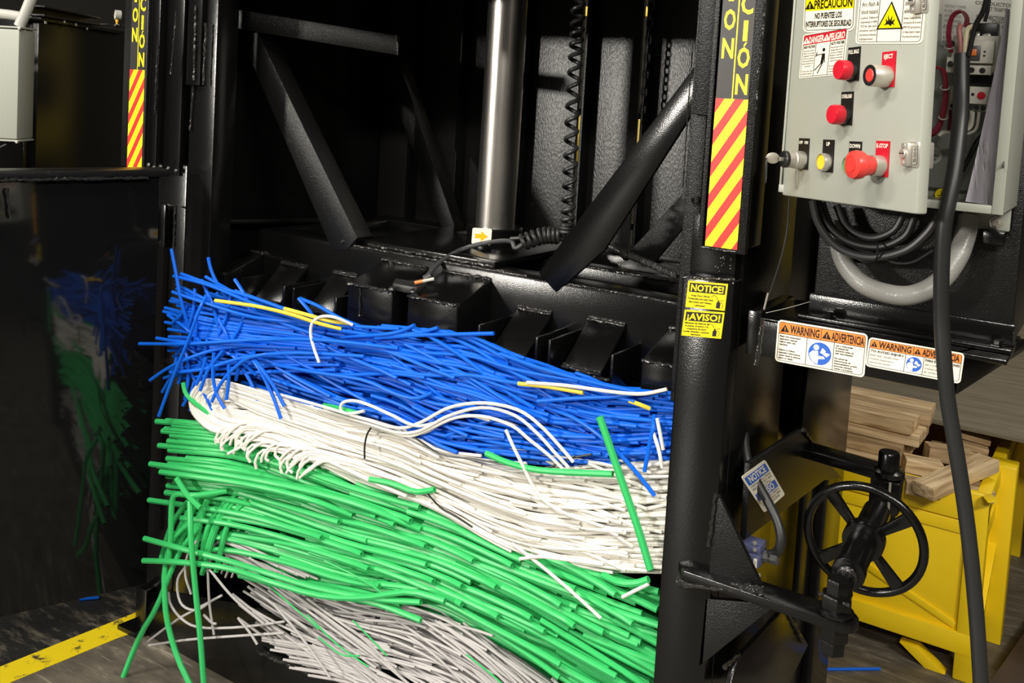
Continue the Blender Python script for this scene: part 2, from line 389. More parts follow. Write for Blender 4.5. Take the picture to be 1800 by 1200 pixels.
# left post group -------------------------------------------------
xl = lambda px, py, Y: pY(px, py, Y).x
ZLB = pY(262, 297, YF).z
bm = NB(); box(bm, (xl(222, 200, YF) - .002, YF - .012, ZLB), (xl(262, 200, YF), YF, ZT), .002); cap_l = bpart('gate_guide_face', 'blackrough', bm=bm)
bm = NB(); box(bm, (xl(262, 200, YF), YF + .0, ZLB), (xl(276, 200, YF), YF + .03, ZT), .002); bpart('gate_guide_channel', bm=bm)
bm = NB(); box(bm, (xl(276, 200, YF), YF + .02, ZLB - .01), (xl(318, 200, 1.68), YF + .06, ZT), .002); bpart('gate_guide_channel', bm=bm)
bm = NB(); box(bm, (xl(338, 60, 1.67), 1.655, pY(345, 150, 1.655).z), (xl(362, 60, 1.67), 1.669, ZT), .002); bpart('guide_bar', bm=bm)
bm = NB(); box(bm, (xl(332, 220, 1.67), 1.67, 0.02), (xl(376, 220, 1.67), 1.74, ZT), .004); bpart('post', bm=bm)
bm = NB(); box(bm, (xl(318, 220, 1.72), 1.72, 0.02), (xl(332, 220, 1.68), 1.735, ZT), .002); bpart('post_flange', bm=bm)
bm = NB(); box(bm, (xl(376, 220, 1.7), 1.70, 0.02), (xl(385, 220, 1.7), 1.74, ZT), .002); bpart('post_flange', bm=bm)
# hinge post under the gate guide
bm = NB(); box(bm, (xl(240, 1000, 1.69), 1.69, 0.0), (xl(318, 600, 1.69), 1.76, ZLB + .02), .004); bpart('hinge_post', bm=bm)
# post foot with wedge
p0 = pZ(246, 1110, 0); bm = NB(); box(bm, (p0.x - .005, p0.y - .006, 0), (p0.x + .03, p0.y + .05, pY(243, 1028, p0.y).z), .002); bpart('post_foot', bm=bm)
bm = NB(); prism(bm, [pZ(206, 1106, 0), pZ(246, 1090, 0), pZ(250, 1120, 0), pZ(236, 1121, 0)], (0, 0, .014), .001); bpart('foot_wedge', bm=bm)
for (a, b, yy, r) in (((310, 20), (300, 130), 1.655, .0025), ((344, 10), (341, 140), 1.652, .004), ((362, 40), (357, 150), 1.652, .003), ((340, 150), (334, 230), 1.666, .003), ((374, 250), (366, 400), 1.695, .004), ((277, 80), (272, 200), 1.655, .0022)):
    bm = NB(); bead(bm, pY(*a, yy), pY(*b, yy), r); bpart('weld_bead', 'weld', bm=bm)
for q in ((262, 290), (272, 294), (283, 293), (297, 296), (310, 301)):
    bm = NB(); lathe(bm, pY(*q, 1.655), (0, -1, .3), [(.0, -.004), (.006, -.002), (.007, .003), (.004, .006), (0, .007)], 8); bpart('weld_spatter', 'weld', bm=bm)
# right post group ------------------------------------------------
XR0, XR1 = xl(1197, 500, YF), xl(1291, 500, YF); ZR = pY(1240, 487, YF).z
bm = NB(); box(bm, (XR0, YF, 0.02), (XR1, 1.765, ZR), .006); jamb = bpart('door_jamb', bm=bm)
bm = NB(); box(bm, (xl(1221, 100, 1.69), 1.69, ZR - .25), (xl(1250, 100, 1.69), 1.70, ZT), .0015); bpart('guide_bar', 'blackrough', bm=bm)
bm = NB(); box(bm, (xl(1224, 100, 1.68), 1.678, pY(1230, 202, 1.68).z), (xl(1255, 100, 1.68), 1.689, ZT), .0015); bpart('guide_bar', 'blackrough', bm=bm)
bm = NB(); box(bm, (xl(1266, 60, 1.69), 1.655, pY(1250, 436, YF).z), (xl(1271, 60, 1.68), 1.70, ZT), .001); bpart('gate_guide_channel', 'blackrough', bm=bm)
zb = pY(1270, 443, YF - .012).z
bm = NB(); box(bm, (xl(1273, 60, 1.65), YF - .012, zb), (xl(1340, 60, 1.65), YF, ZT), .002); bpart('gate_guide_face', 'blackrough', bm=bm)
bm = NB(); box(bm, (xl(1340, 60, 1.65) - .006, YF, zb + .01), (xl(1340, 60, 1.65), YF + .07, ZT), .002); bpart('gate_guide_channel', bm=bm)
bm = NB(); box(bm, (-.60, 1.70, 0.02), (-.575, 2.0, ZT), .003); bpart('side_column', bm=bm)
for (a, b, yy, r) in (((1218, 70), (1200, 330), 1.688, .0015), ((1262, 0), (1250, 180), 1.676, .003), ((1346, 0), (1327, 200), 1.646, .003), ((1234, 434), (1296, 443), 1.648, .0025), ((1200, 486), (1292, 492), 1.657, .003), ((1340, 560), (1330, 640), 1.655, .0045)):
    bm = NB(); bead(bm, pY(*a, yy), pY(*b, yy), r); bpart('weld_bead', 'weld', bm=bm)
bm = NB(); lathe(bm, pY(1224, 352, 1.689), (0, -1, 0), [(.0085, 0), (.0085, .004), (.005, .005), (.005, .003), (0, .003)], 14); bpart('bolt', bm=bm)
for _ in range(16):
    q = (random.uniform(1258, 1290), random.uniform(446, 478))
    bm = NB(); lathe(bm, pY(*q, 1.658), (0, -1, .4), [(0, -.002), (.0018, 0), (.0012, .0015), (0, .002)], 6); bpart('weld_spatter', 'weld', bm=bm)
bm = NB(); box(bm, (XR0 + .01, YF + .012, ZR - .01), (XR1 - .005, YF + .07, zb + .06), .002); bpart('guide_foot', bm=bm)
# chamber walls
bm = NB(); box(bm, (-.63, 1.77, .1), (-.605, 2.6, ZT), .002); bpart('side_panel', bm=bm)
bm = NB(); box(bm, (-2.175, 1.75, .1), (-2.15, 2.6, ZT), .002); bpart('side_panel', bm=bm)
# raised gate above the picture, between the guides
bm = NB(); box(bm, (-2.21, 1.62, 1.835), (-.69, 1.65, ZT), .003); bpart('raised_gate', bm=bm)
bm = NB(); box(bm, (-2.3, 1.60, ZT), (-.5, 2.64, ZT + .04), .003); bpart('top_frame', bm=bm)
# back wall of upright channels with slots between
edges = [(-2.15, -2.02), (-1.99, -1.835), (-1.80, -1.60), (-1.565, -1.395), (-1.355, -1.20), (-1.165, -1.015), (-.98, -.80), (-.77, -.61)]
for a, b in edges:
    bm = NB(); box(bm, (a, 2.52, .1), (b, 2.535, ZT), .002); bpart('back_panel', 'panel', bm=bm)
for a, b in edges[1:]:
    bm = NB(); box(bm, (a, 2.47, .1), (a + .008, 2.52, ZT), .001); bpart('slot_flange', 'blackrough', bm=bm)
for z in (1.50, 1.17):
    bm = NB(); box(bm, (-2.15, 2.60, z), (-.6, 2.62, z + .02), .002); bpart('back_rail', bm=bm)
# side wall with window, far column, braces (right side of the machine)
bm = NB(); box(bm, (-.60, 2.30, .02), (-.585, 2.60, 1.3), .003); bpart('side_column', bm=bm)
bm = NB(); box(bm, (-.585, 2.40, .02), (-.56, 2.57, 1.25), .003); bpart('side_column', bm=bm)
XB = -.55
bm = NB(); prism(bm, [pX(*p, XB) for p in ((1300, 945), (1308, 812), (1400, 752), (1470, 838), (1440, 842))], (.012, 0, 0), .002); brace = bpart('diagonal_brace', 'blackrough', bm=bm)
bm = NB(); prism(bm, [pX(*p, XB) for p in ((1270, 1215), (1284, 1160), (1372, 1064), (1412, 1130), (1370, 1215))], (.012, 0, 0), .002); bpart('diagonal_brace', bm=bm)
bm = NB(); prism(bm, [pX(*p, XB - .02) for p in ((1400, 752), (1412, 640), (1490, 640), (1472, 840))], (.012, 0, 0), .002); bpart('gusset_plate', bm=bm)
for a, b in (((1412, 755), (1448, 805)), ((1380, 1068), (1412, 1130)), ((1275, 1172), (1300, 1150))):
    bm = NB(); bead(bm, pX(*a, XB + .014), pX(*b, XB + .014), .004); bpart('weld_bead', 'weld', bm=bm)
# bracket of the door latch with gusset
ZBR = pY(1320, 1045, 1.66).z
xa, xb_ = xl(1190, 1025, YF), xl(1478, 1078, YF)
bm = NB(); q = []
yb0 = YF - .03
for i in range(9):
    a = -math.pi / 2 + math.pi * i / 8; q.append(Vector((xb_ + .03 * math.cos(a), yb0 + .03 + .03 * math.sin(a), ZBR)))
q += [Vector((xa + .10, YF + .03, ZBR)), Vector((xa, YF, ZBR)), Vector((xa + .02, YF - .028, ZBR))]
prism(bm, q, (0, 0, .017), .002); bpart('latch_bracket', bm=bm)
bm = NB(); prism(bm, [pY(1262, 868, YF), pY(1338, 1030, YF), pY(1243, 1022, YF)], (0, .012, 0), .001); bpart('gusset_plate', 'blackrough', bm=bm)
bm = NB(); prism(bm, [pY(1240, 1052, YF), pY(1365, 1062, YF), pY(1228, 1172, YF)], (0, .012, 0), .001); bpart('gusset_plate', 'blackrough', bm=bm)
for k in range(3):
    bm = NB(); bead(bm, pY(1192, 1016 + 5 * k, YF - .012 - .006 * k), pY(1342, 1034 + 4 * k, YF - .012 - .006 * k), .0055); bpart('weld_bead', 'weld', bm=bm)
bm = NB(); bead(bm, pY(1258, 870, YF - .003), pY(1245, 960, YF - .003), .004); bpart('weld_bead', 'weld', bm=bm)
# rear arm that carries the far end of the turnbuckle
# ---- outrigger shelf
YS = 1.70
sl, sr = pY(1336, 555, YS), pY(1690, 622, YS); slb, srb = pY(1331, 630, YS), pY(1686, 688, YS)
zs, zsb = (sl.z + sr.z) / 2, (slb.z + srb.z) / 2
bm = NB(); box(bm, (sl.x, YS, zs - .008), (pY(1786, 628, 1.86).x, 1.92, zs), .002); bpart('shelf_top', bm=bm)
bm = NB(); box(bm, (sl.x, YS, zsb), (sr.x, YS + .01, zs), .003); lip = bpart('shelf_lip', bm=bm)
bm = NB(); prism(bm, [(sr.x - .01, YS, zsb), (sr.x - .01, YS, zs), (pY(1788, 632, 1.86).x, 1.9, zs), (pY(1788, 632, 1.86).x, 1.9, zs - .02)], (.008, 0, 0), .001); bpart('shelf_gusset', bm=bm)
bm = NB(); prism(bm, [(sl.x - .02, YS - .005, zs + .01), (sl.x + .004, YS - .005, zs + .01), (sl.x + .004, YS - .005, zsb), (sl.x - .02, YS - .005, zsb)], (0, .2, 0), .001); bpart('shelf_bracket', bm=bm)

# ---- caution strips on the gate guides
def caution(x0, x1, ztop_strip, zbot, Y):
    """charcoal band with upright lettering above the red and yellow stripes; x0..x1 wide, from zbot upwards."""
    w = x1 - x0; top = ZT - .03; h = top - zbot
    s = Sticker((x0, Y, top), (x1, Y, top), (x0, Y, zbot), 100, h / w * 100)
    H = s.h; ys = (top - ztop_strip) / w * 100
    s.base(K['s_cblack'])
    s.rect(0, ys, 100, H, K['s_cyel'])
    # diagonal red stripes clipped to the strip
    sl_, per = 1.62, 96
    n = int((H - ys + 100 * sl_) / per) + 2
    for i in range(n):
        b0 = ys + i * per; poly = [(0, b0), (100, b0 - 100 * sl_), (100, b0 - 100 * sl_ + per * .46), (0, b0 + per * .46)]
        def clip(P, c, keep):
            out = []
            for (ax, ay), (bx, by) in zip(P, P[1:] + P[:1]):
                ka, kb = keep(ay), keep(by)
                if ka: out.append((ax, ay))
                if ka != kb: t = (c - ay) / (by - ay); out.append((ax + (bx - ax) * t, c))
            return out
        poly = clip(poly, ys, lambda y: y >= ys)
        if poly: poly = clip(poly, H, lambda y: y <= H)
        if len(poly) >= 3: s.poly(poly, K['s_sred'], 2)
    s.rect(48.5, 0, 52.5, ys, K['s_cyel'], 1)
    # the words run downwards, one letter under the other
    step = 84; ch = 56
    for k, c in enumerate(reversed('CAUTION')):
        y = ys - 120 - k * step
        if y - ch > 0: s.text(c, 26, y, ch, K['s_cyel'], align='c', width=16 if c == 'I' else 36)
    for k, c in enumerate(reversed('PRECAUCIÓN')):
        y = ys - 16 - k * 78
        if y - ch > 0:
            s.text('O' if c == 'Ó' else c, 76, y, ch, K['s_cyel'], align='c', width=14 if c == 'I' else 37)
            if c == 'Ó': s.poly([(72, y - ch - 4), (78, y - ch - 16), (84, y - ch - 16), (77, y - ch - 4)], K['s_cyel'], 2)
    return s.done('caution_strip', baler)
yq = YF - .0125
caution(xl(1249, 300, yq), xl(1306, 304, yq), pY(1290, 174, yq).z, pY(1265, 435, yq).z, yq)
caution(xl(226, 210, yq), xl(252, 210, yq), pY(240, 122.5, yq).z, pY(235, 295, yq).z, yq)

# ---- lubrication notice on the jamb
yj = YF - .0003
def lub(TL, TR, BL, head, lines):
    s = Sticker(pY(*TL, yj), pY(*TR, yj), pY(*BL, yj), 70, 46); s.base(K['s_yellow'])
    s.frame(0, 0, 70, 46, 1.2, K['s_yellow'], k=2); s.rect(3, 3, 67, 19, K['s_black'])
    s.text(head, 35, 16.6, 11, K['s_yellow'], align='c', width=58)
    s.lines(lines, 25, 26 if len(lines) < 5 else 24, 5.6 if len(lines) < 5 else 5, 3.0, K['s_black'], 'c', 46, True)
    s.rect(54, 33, 61, 43, K['s_black']); s.rect(56, 30, 59, 33, K['s_black']); s.line([(57, 30), (52, 23), (48, 21), (44, 25)], .8, K['s_black']); s.line([(60, 31), (66, 28)], .8, K['s_black'])
    s.line([(61, 33), (65, 34), (66, 39), (63, 43)], .7, K['s_black'])
    return s.done('lubrication_decal', baler)
lub((1210.5, 493), (1280, 499), (1205, 539), 'NOTICE!', ['Keep Door Hinges', 'Turnbuckle and Lead Gate', '(Sprockets and Chains)', 'Lubricated'])
lub((1204, 544), (1274, 549), (1198, 589), '¡AVISO!', ['Mantener las bisagras de', 'la puerta, el tensor y la', 'compuerta de carga', '(ruedas dentadas y cadenas)', 'lubricados'])

# ---- warning decals on the shelf lip
def reader(s, cx, cy, r):
    b, w = K['s_blue'], K['s_white']
    s.circ(cx, cy, r, b, 1, 28)
    s.circ(cx - r * .33, cy - r * .52, r * .25, w, 2, 16)
    s.poly([(cx - r * .62, cy - r * .2), (cx - r * .15, cy - r * .22), (cx - r * .1, cy + r * .2), (cx + r * .35, cy + r * .18), (cx + r * .5, cy + r * .38), (cx - r * .1, cy + r * .5), (cx - r * .1, cy + r * .94), (cx - r * .55, cy + r * .8), (cx - r * .85, cy + r * .4), (cx - r * .9, cy + r * .1)], w, 2)
    s.poly([(cx + r * .02, cy - r * .1), (cx + r * .2, cy - r * .55), (cx + r * .52, cy - r * .32), (cx + r * .34, cy + r * .0)], w, 2)
    s.poly([(cx + r * .3, cy + r * .02), (cx + r * .5, cy - r * .18), (cx + r * .9, cy - r * .1), (cx + r * .62, cy + r * .22)], w, 2)
yl = YS - .0005
s = Sticker(pY(1368, 561, yl), pY(1526, 587, yl), pY(1362, 634, yl), 156, 76); s.base(K['s_white'], 7)
s.frame(3, 3, 153, 73, .9, K['s_black'], 5)
s.rect(4, 4, 152, 23.5, K['s_orange']); s.rect(3, 23.5, 153, 24.4, K['s_black'], 2); s.rect(77.5, 4, 78.4, 24, K['s_black'], 2); s.rect(54, 24, 54.9, 73, K['s_black'], 2); s.rect(101, 24, 101.9, 73, K['s_black'], 2)
s.tri(14, 7, 20.5, K['s_black'], 2, ex=K['s_orange']); s.text('WARNING', 23, 21, 14, K['s_black'], width=52)
s.tri(87.5, 7, 20.5, K['s_black'], 2, ex=K['s_orange']); s.text('ADVERTENCIA', 96, 21, 14, K['s_black'], width=55)
s.lines(['Read and understand', 'operators manual', 'before using this', 'machine.', '', 'Failure to follow', 'operating instructions', 'could result in serious', 'injury or death.'], 6, 30, 4.9, 3.0, K['s_black'], maxw=47, bold=True)
s.lines(['Lea y comprenda', 'el manual del', 'operador antes de', 'usar esta máquina.', '', 'No seguir las', 'instrucciones de', 'funcionamiento podría', 'provocar lesiones', 'graves o la muerte.'], 104, 30, 4.5, 2.9, K['s_black'], maxw=47, bold=True)
reader(s, 78, 48.5, 20); s.done('operator_warning_decal', baler)
s = Sticker(pY(1528, 592, yl), pY(1696, 621, yl), pY(1521, 643, yl), 166, 56); s.base(K['s_white'], 7)
s.frame(3, 3, 163, 53, .9, K['s_black'], 5)
s.rect(4, 4, 162, 19, K['s_orange']); s.rect(3, 19, 163, 19.8, K['s_black'], 2); s.rect(80.5, 4, 81.4, 19, K['s_black'], 2); s.rect(68, 19, 68.8, 53, K['s_black'], 2); s.rect(100, 19, 100.8, 53, K['s_black'], 2)
s.tri(11, 6, 16.5, K['s_black'], 2, ex=K['s_orange']); s.text('WARNING', 19, 17, 11.5, K['s_black'], width=58)
s.tri(88, 6, 16.5, K['s_black'], 2, ex=K['s_orange']); s.text('ADVERTENCIA', 96, 17, 11.5, K['s_black'], width=63)
s.text('TO AVOID INJURY', 6, 26.5, 4.2, K['s_black'], width=60); s.lines(['READ AND UNDERSTAND', 'Technical manual before', 'servicing this machine.'], 6, 34, 6.6, 3, K['s_black'], maxw=60)
s.text('PARA EVITAR LESIONES', 103, 26.5, 4.2, K['s_black'], width=58); s.lines(['LEA Y COMPRENDA', 'el manual técnico antes de', 'dar servicio a la máquina.'], 103, 34, 6.6, 3, K['s_black'], maxw=58)
reader(s, 84.4, 36, 13.5); s.done('service_warning_decal', baler)

# ---- small blue notice on the diagonal brace
xq = XB + .0123
s = Sticker(pX(1302, 838, xq), pX(1344, 807, xq), pX(1343, 901, xq), 62, 62); s.base(K['s_white'], 4)
s.rect(4, 4, 58, 17, K['s_blue']); s.text('NOTICE', 31, 14.5, 9, K['s_white'], align='c', width=42)
s.lines(['CONTROL IS FULLY TESTED', 'AND IT MUST NOT VARY', 'WILL NOT CYCLE'], 31, 21.5, 4.6, 3.2, K['s_black'], 'c', 52)
s.rect(4, 32, 58, 44, K['s_blue']); s.text('AVISO', 31, 42, 9, K['s_white'], align='c', width=38)
s.lines(['EL MANDO ESTÁ COMPLETO', 'HABILITADO EN LA TABLA', 'CON ESTACIONES'], 31, 48.5, 4.4, 3.2, K['s_black'], 'c', 52)
s.done('notice_decal', baler)

# ================================================================== BALER DOOR (swung open, on the left)
HX, HY = -2.055, 1.665
dd = Vector((-math.sin(math.radians(14)), -math.cos(math.radians(14)), 0)); dn = Vector((-dd.y, dd.x, 0))       # along the door, across it
if dn.dot(CO - Vector((HX, HY, 1.5))) < 0: dn = -dn
door = thing('baler_door', 'tall glossy black baler door swung open on the left, mirroring the coloured tubes', 'door', (HX, HY, 0))
ZD0, ZD1 = .14, 1.302
o = Vector((HX, HY, ZD0)) + dd * .085
def onD(px, py): return pP(px, py, Vector((HX, HY, 1)), dn)
d0, d1, d2, d3 = onD(258, 1026), onD(264, 304), onD(-10, 292), onD(-10, 1087)
far_ = dd * .75
bm = NB(); prism(bm, [d0, Vector((d0.x, d0.y, ZD1)), Vector((d3.x, d3.y, ZD1)) + far_, d3 + (d3 - d0).normalized() * .75, d3], -dn * .012, .002); obj('door_panel', bm, K['mirror'], door)
bm = NB(); obox(bm, Vector((d0.x, d0.y, ZD1 - .012)) - dd * .02 + dn * .012, dd * 1.27, -dn * .075, (0, 0, .018), .003); obj('top_rail', bm, K['blackrough'], door)
bm = NB(); bead(bm, Vector((HX, HY, ZD1 - .014)) + dd * .12 + dn * .014, Vector((HX, HY, ZD1 - .014)) + dd * .8 + dn * .014, .0042); obj('weld_bead', bm, K['weld'], door)  # shiny bead added to imitate the glare along the black top rail
# hinge barrels
for (y0, y1) in ((362, 432), (436, 640), (648, 872), (905, 960)):
    zt, zb_ = pY(280, y0, HY).z, pY(280, y1, HY).z
    bm = NB(); lathe(bm, (HX - .135, HY - .012, zb_), (0, 0, 1), [(.010, 0), (.012, .002), (.012, zt - zb_ - .002), (.010, zt - zb_)], 16); obj('hinge_barrel', bm, K['black'], door)
for y in (434, 886):
    zt = pY(278, y, HY).z
    bm = NB(); lathe(bm, (HX - .135, HY - .012, zt - .016), (0, 0, 1), [(.0105, 0), (.0125, .003), (.0125, .030), (.0105, .033)], 16); obj('hinge_bushing', bm, K['steel'], door, 'bare steel bushing')
bm = NB(); box(bm, (HX - .133, HY - .004, pY(310, 440, HY).z), (HX - .095, HY + .01, pY(310, 362, HY).z), .003); obj('hinge_plate', bm, K['black'], door)
for a, b in (((307, 362), (305, 436)), ((296, 360), (310, 363))):
    bm = NB(); bead(bm, pY(*a, HY - .008), pY(*b, HY - .008), .003); obj('weld_bead', bm, K['weld'], door)
for (yy0, yy1) in ((322, 382), (560, 625)):
    b0 = o + dd * .395 + dn * .0; bm = NB()
    z1 = pP(8, yy0, b0, dn).z; z0 = pP(8, yy1, b0, dn).z
    obox(bm, Vector((b0.x, b0.y, z0)), dd * .04, dn * .03, (0, 0, z1 - z0), .004); obj('latch_lug', bm, K['black'], door)
bm = NB(); bead(bm, pP(12, 330, o + dn * .008, dn), pP(18, 382, o + dn * .008, dn), .004); obj('weld_bead', bm, K['weld'], door)

# ================================================================== NEIGHBOURING UNIT beyond the door
tdir = Vector((-.57, .82, 0)); A = pY(66, 150, 1.95); tn = Vector((tdir.y, -tdir.x, 0))
if tn.dot(CO - A) < 0: tn = -tn
ztop = pP(70, 37, A, tn).z
tank = thing('hydraulic_tank', 'dark glossy oil tank behind the open baler door, under a pressure gauge', 'tank', (A.x, A.y, 0))
bm = NB(); obox(bm, Vector((A.x, A.y, .3)), tdir * 1.1, -tn * .5, (0, 0, ztop - .3), .004); obj('tank_body', bm, K['black'], tank)
bm = NB(); obox(bm, Vector((A.x, A.y, ztop)) + tdir * -.03 + tn * .02, tdir * .8, -tn * .5, (0, 0, .012), .002); obj('lid', bm, K['black'], tank)
bm = NB(); obox(bm, Vector((A.x, A.y, .3)) - tdir * .055 - tn * .02, tdir * .05, -tn * .3, (0, 0, ztop - .28), .003); obj('side_frame', bm, K['black'], tank)
for (p, q) in (((47, 62), (45, 85)), ((42, 248), (43, 268))):
    bm = NB(); bead(bm, pP(*p, A - tdir * .03 - tn * .016, tn), pP(*q, A - tdir * .03 - tn * .016, tn), .004); obj('weld_bead', bm, K['weld'], tank)
chan = thing('rail_channel', 'chipped black channel lying across the oil tank lid', 'channel', tuple(pP(100, 30, A, tn)))
c0, c1 = pP(60, 26, A, tn) + tn * .01, pP(162, 43, A, tn) + tn * .01
bm = NB(); beam(bm, c0, c1, .05, .008); beam(bm, c0 + Vector((0, 0, .03)), c1 + Vector((0, 0, .026)), .05, .006); beam(bm, c0 + Vector((0, 0, .015)) - tn * .02, c1 + Vector((0, 0, .013)) - tn * .02, .006, .03); obj('channel', bm, K['blackrough'], chan)
for q in ((112, 36, 8), (132, 41, 9), (78, 37, 9), (152, 48, 7)):
    c = pP(q[0], q[1], A + tn * .036, tn); bm = NB(); obox(bm, c, (c1 - c0).normalized() * q[2] * .0018, tn * .001, (0, 0, -.009), 0); obj('chipped_paint', bm, K['s_lgrey'], chan, 'grey patch where the paint is chipped')
# gauge
gp = pP(203, 26, A + tdir * .6 + tn * .05, (CO - A).normalized()); gd = Vector((-.15, -.99, .05)) ; gd = (gd + RT * -.55).normalized()
gauge = thing('pressure_gauge', 'round white pressure gauge on a brass stem above the oil tank', 'gauge', tuple(gp))
R = .020
bm = NB(); lathe(bm, gp, gd, [(R * .9, -R * 1.1), (R, -R), (R, R * .1), (R * .88, R * .12), (R * .86, 0)], 28); obj('case', bm, K['s_lgrey'], gauge)
bm = NB(); lathe(bm, gp, gd, [(0, R * .02), (R * .86, R * .02), (R * .86, R * .0)], 28); fc = obj('dial', bm, K['s_white'], gauge)
bm = NB(); beam(bm, gp + gd * R * .06 - UP * R * .1, gp + gd * R * .06 + UP * R * .6 + RT * R * .2, .0016, .0008, up=gd, bev=0); obj('needle', bm, K['s_black'], fc)
bm = NB()
for i in range(11):
    a = math.radians(-40 + 26 * i); rr = (UP * math.sin(a) - RT * math.cos(a)); beam(bm, gp + gd * R * .06 + rr * R * .6, gp + gd * R * .06 + rr * R * .76, .0011, .0006, up=gd, bev=0)
obj('scale', bm, K['s_black'], fc)
bm = NB(); lathe(bm, gp - UP * R * .95 + RT * R * .3, -UP, [(.004, 0), (.006, .002), (.006, .010), (.004, .012), (.004, .02)], 6); obj('stem', bm, K['s_gold'], gauge, 'brass stem')
g2 = gp - UP * .045 + RT * .008
bm = NB(); beam(bm, g2 - RT * .012, g2 + RT * .012, .014, .012, bev=.003); tube(bm, spline([g2 + RT * .01, g2 + RT * .03 - UP * .003, g2 + RT * .09 - UP * .01], 8), .003, 8); tube(bm, spline([g2 - RT * .01, g2 - RT * .04 + UP * .006, g2 - RT * .12 + UP * .004], 8), .003, 8); tube(bm, spline([g2 + RT * .008, g2 + RT * .02 + UP * .02, g2 + RT * .03 + UP * .03], 6), .002, 6); obj('tee_fitting', bm, K['black'], gauge)
# junction box with its conduits
jd = RT.copy(); jd.z = 0; jd.normalize(); jn = Vector((jd.y, -jd.x, 0)); jn = jn if jn.dot(CO - A) > 0 else -jn
J = pY(33, 150, 1.66); ja, jb = pP(34, 52, J, jn), pP(29, 245, J, jn)
jbx = thing('junction_box', 'pale grey steel junction box at the edge above the open door', 'junction box', (J.x, J.y, 0))
bm = NB(); obox(bm, Vector((ja.x, ja.y, jb.z)), -jd * .25, -jn * .10, (0, 0, ja.z - jb.z), .004); obj('box_body', bm, K['ebox'], jbx)
for zz in (ja.z + .003, jb.z - .008):
    bm = NB(); obox(bm, Vector((ja.x, ja.y, zz)) + jd * .004, -jd * .25, -jn * .10, (0, 0, .006), .002); obj('box_flange', bm, K['ebox'], jbx)
    bm = NB(); lathe(bm, Vector((ja.x, ja.y, zz)) + jd * .002 - jn * .004, jn, [(.004, 0), (.005, .002), (.004, .009), (0, .010)], 10); obj('screw', bm, K['steel'], jbx)
c1_ = tag(obj('conduit', tube(NB(), spline([pP(34, 46, J - jn * .03, jn), pP(46, 20, J - jn * .03, jn), pP(62, -20, J - jn * .03, jn)], 10), .0165, 14), K['s_lgrey'], base=tuple(J)), 'pale grey conduit rising steeply from the junction box top', 'conduit')
c2_ = tag(obj('conduit', tube(NB(), spline([pP(-40, 21, J - jn * .07, jn), pP(10, 25, J - jn * .07, jn), pP(42, 30, J - jn * .07, jn)], 10), .015, 14), K['s_lgrey'], base=tuple(J)), 'pale grey conduit lying level behind the steep conduit', 'conduit')
c3_ = tag(obj('hose', tube(NB(), spline([pP(-8, 262, J - jn * .05, jn), pP(10, 255, J - jn * .05, jn), pP(22, 246, J - jn * .05, jn)], 10), .006, 10), K['rubber'], base=tuple(J)), 'thin black hose curling under the junction box', 'hose')

# ================================================================== PLATEN
YP = 1.85
ZP = 1.142
platen = thing('press_platen', 'heavy black press platen resting on the blue tubes', 'platen', (-1.37, 2.1, 1.0))
def ppart(name, bm, m='black', label=None): return obj(name, bm, K[m], platen, label)
PX0, PX1 = -2.0, -.70
zlow = pY(1085, 640, YP).z - .03
def rbeam(a, b, bev=.008): return box(NB(), a, b, bev)
ppart('front_beam', rbeam((PX0, YP, zlow), (PX1, YP + .085, ZP), .009))
ppart('rear_beam', rbeam((PX0, 2.32, zlow), (PX1, 2.40, ZP), .009))
ppart('cross_beam', rbeam((PX0 + .02, 2.10, ZP - .10), (PX1, 2.16, ZP - .004), .006))
ppart('side_beam', rbeam((PX0, YP + .085, zlow), (PX0 + .07, 2.32, ZP - .002), .006))
ppart('side_beam', rbeam((PX1 - .07, YP + .085, zlow), (PX1, 2.32, ZP - .002), .006))
ppart('press_plate', rbeam((-2.05, YP - .0, zlow - .012), (-.66, 2.42, zlow), .002))
zp2 = ZP + .014
corner = pZ(870, 461, zp2); back = pZ(968, 444, zp2)
ppart('ram_plate', box(NB(), (-1.66, corner.y, ZP), (corner.x, 2.3, zp2), .002))
ppart('weld_bead', bead(NB(), (-1.62, corner.y - .003, ZP + .004), (corner.x, corner.y - .003, ZP + .004), .0045), 'weld')
ppart('weld_bead', bead(NB(), (-1.70, YP + .006, ZP - .001), (-1.13, YP + .006, ZP - .001), .003), 'weld')
ppart('weld_bead', bead(NB(), (-1.03, YP + .006, ZP - .001), (-.74, YP + .006, ZP - .001), .003), 'weld')
ppart('weld_bead', bead(NB(), (-1.1, 2.098, ZP - .004), (-.72, 2.098, ZP - .004), .0035), 'weld')
# square blocks on the face: top plate slopes back up to the beam
def block(xl_, xr_, zf, yf=1.722, zb_=None, name='press_block'):
    zb_ = zb_ if zb_ else zf + .043
    bm = NB(); prism(bm, [(xl_, YP, zb_), (xl_, yf, zf), (xl_, yf, zlow), (xl_, YP, zlow)], (xr_ - xl_, 0, 0), .004)
    b = ppart(name, bm)
    for p, q in (((xl_, yf - .001, zf), (xr_, yf - .001, zf)), ((xl_, YP - .003, zb_), (xr_, YP - .003, zb_))):
        obj('weld_bead', bead(NB(), p, q, .0042), K['weld'], b)
    return b
yb = 1.722
b1 = block(pY(612, 497, yb).x, pY(691, 513, yb).x, pY(650, 505, yb).z)
b2 = block(pY(717, 522, yb).x, pY(805, 540, yb).x, pY(760, 528, yb).z)
b3 = block(pY(375, 480, yb).x, pY(398, 482, yb).x, pY(390, 481, yb).z)
b4 = block(pY(1128, 632, yb).x, -.70, pY(1140, 634, yb).z - .0)
obj('weld_bead', bead(NB(), pY(633, 507, yb - .002), pY(632, 555, yb - .002), .003), K['weld'], b1)
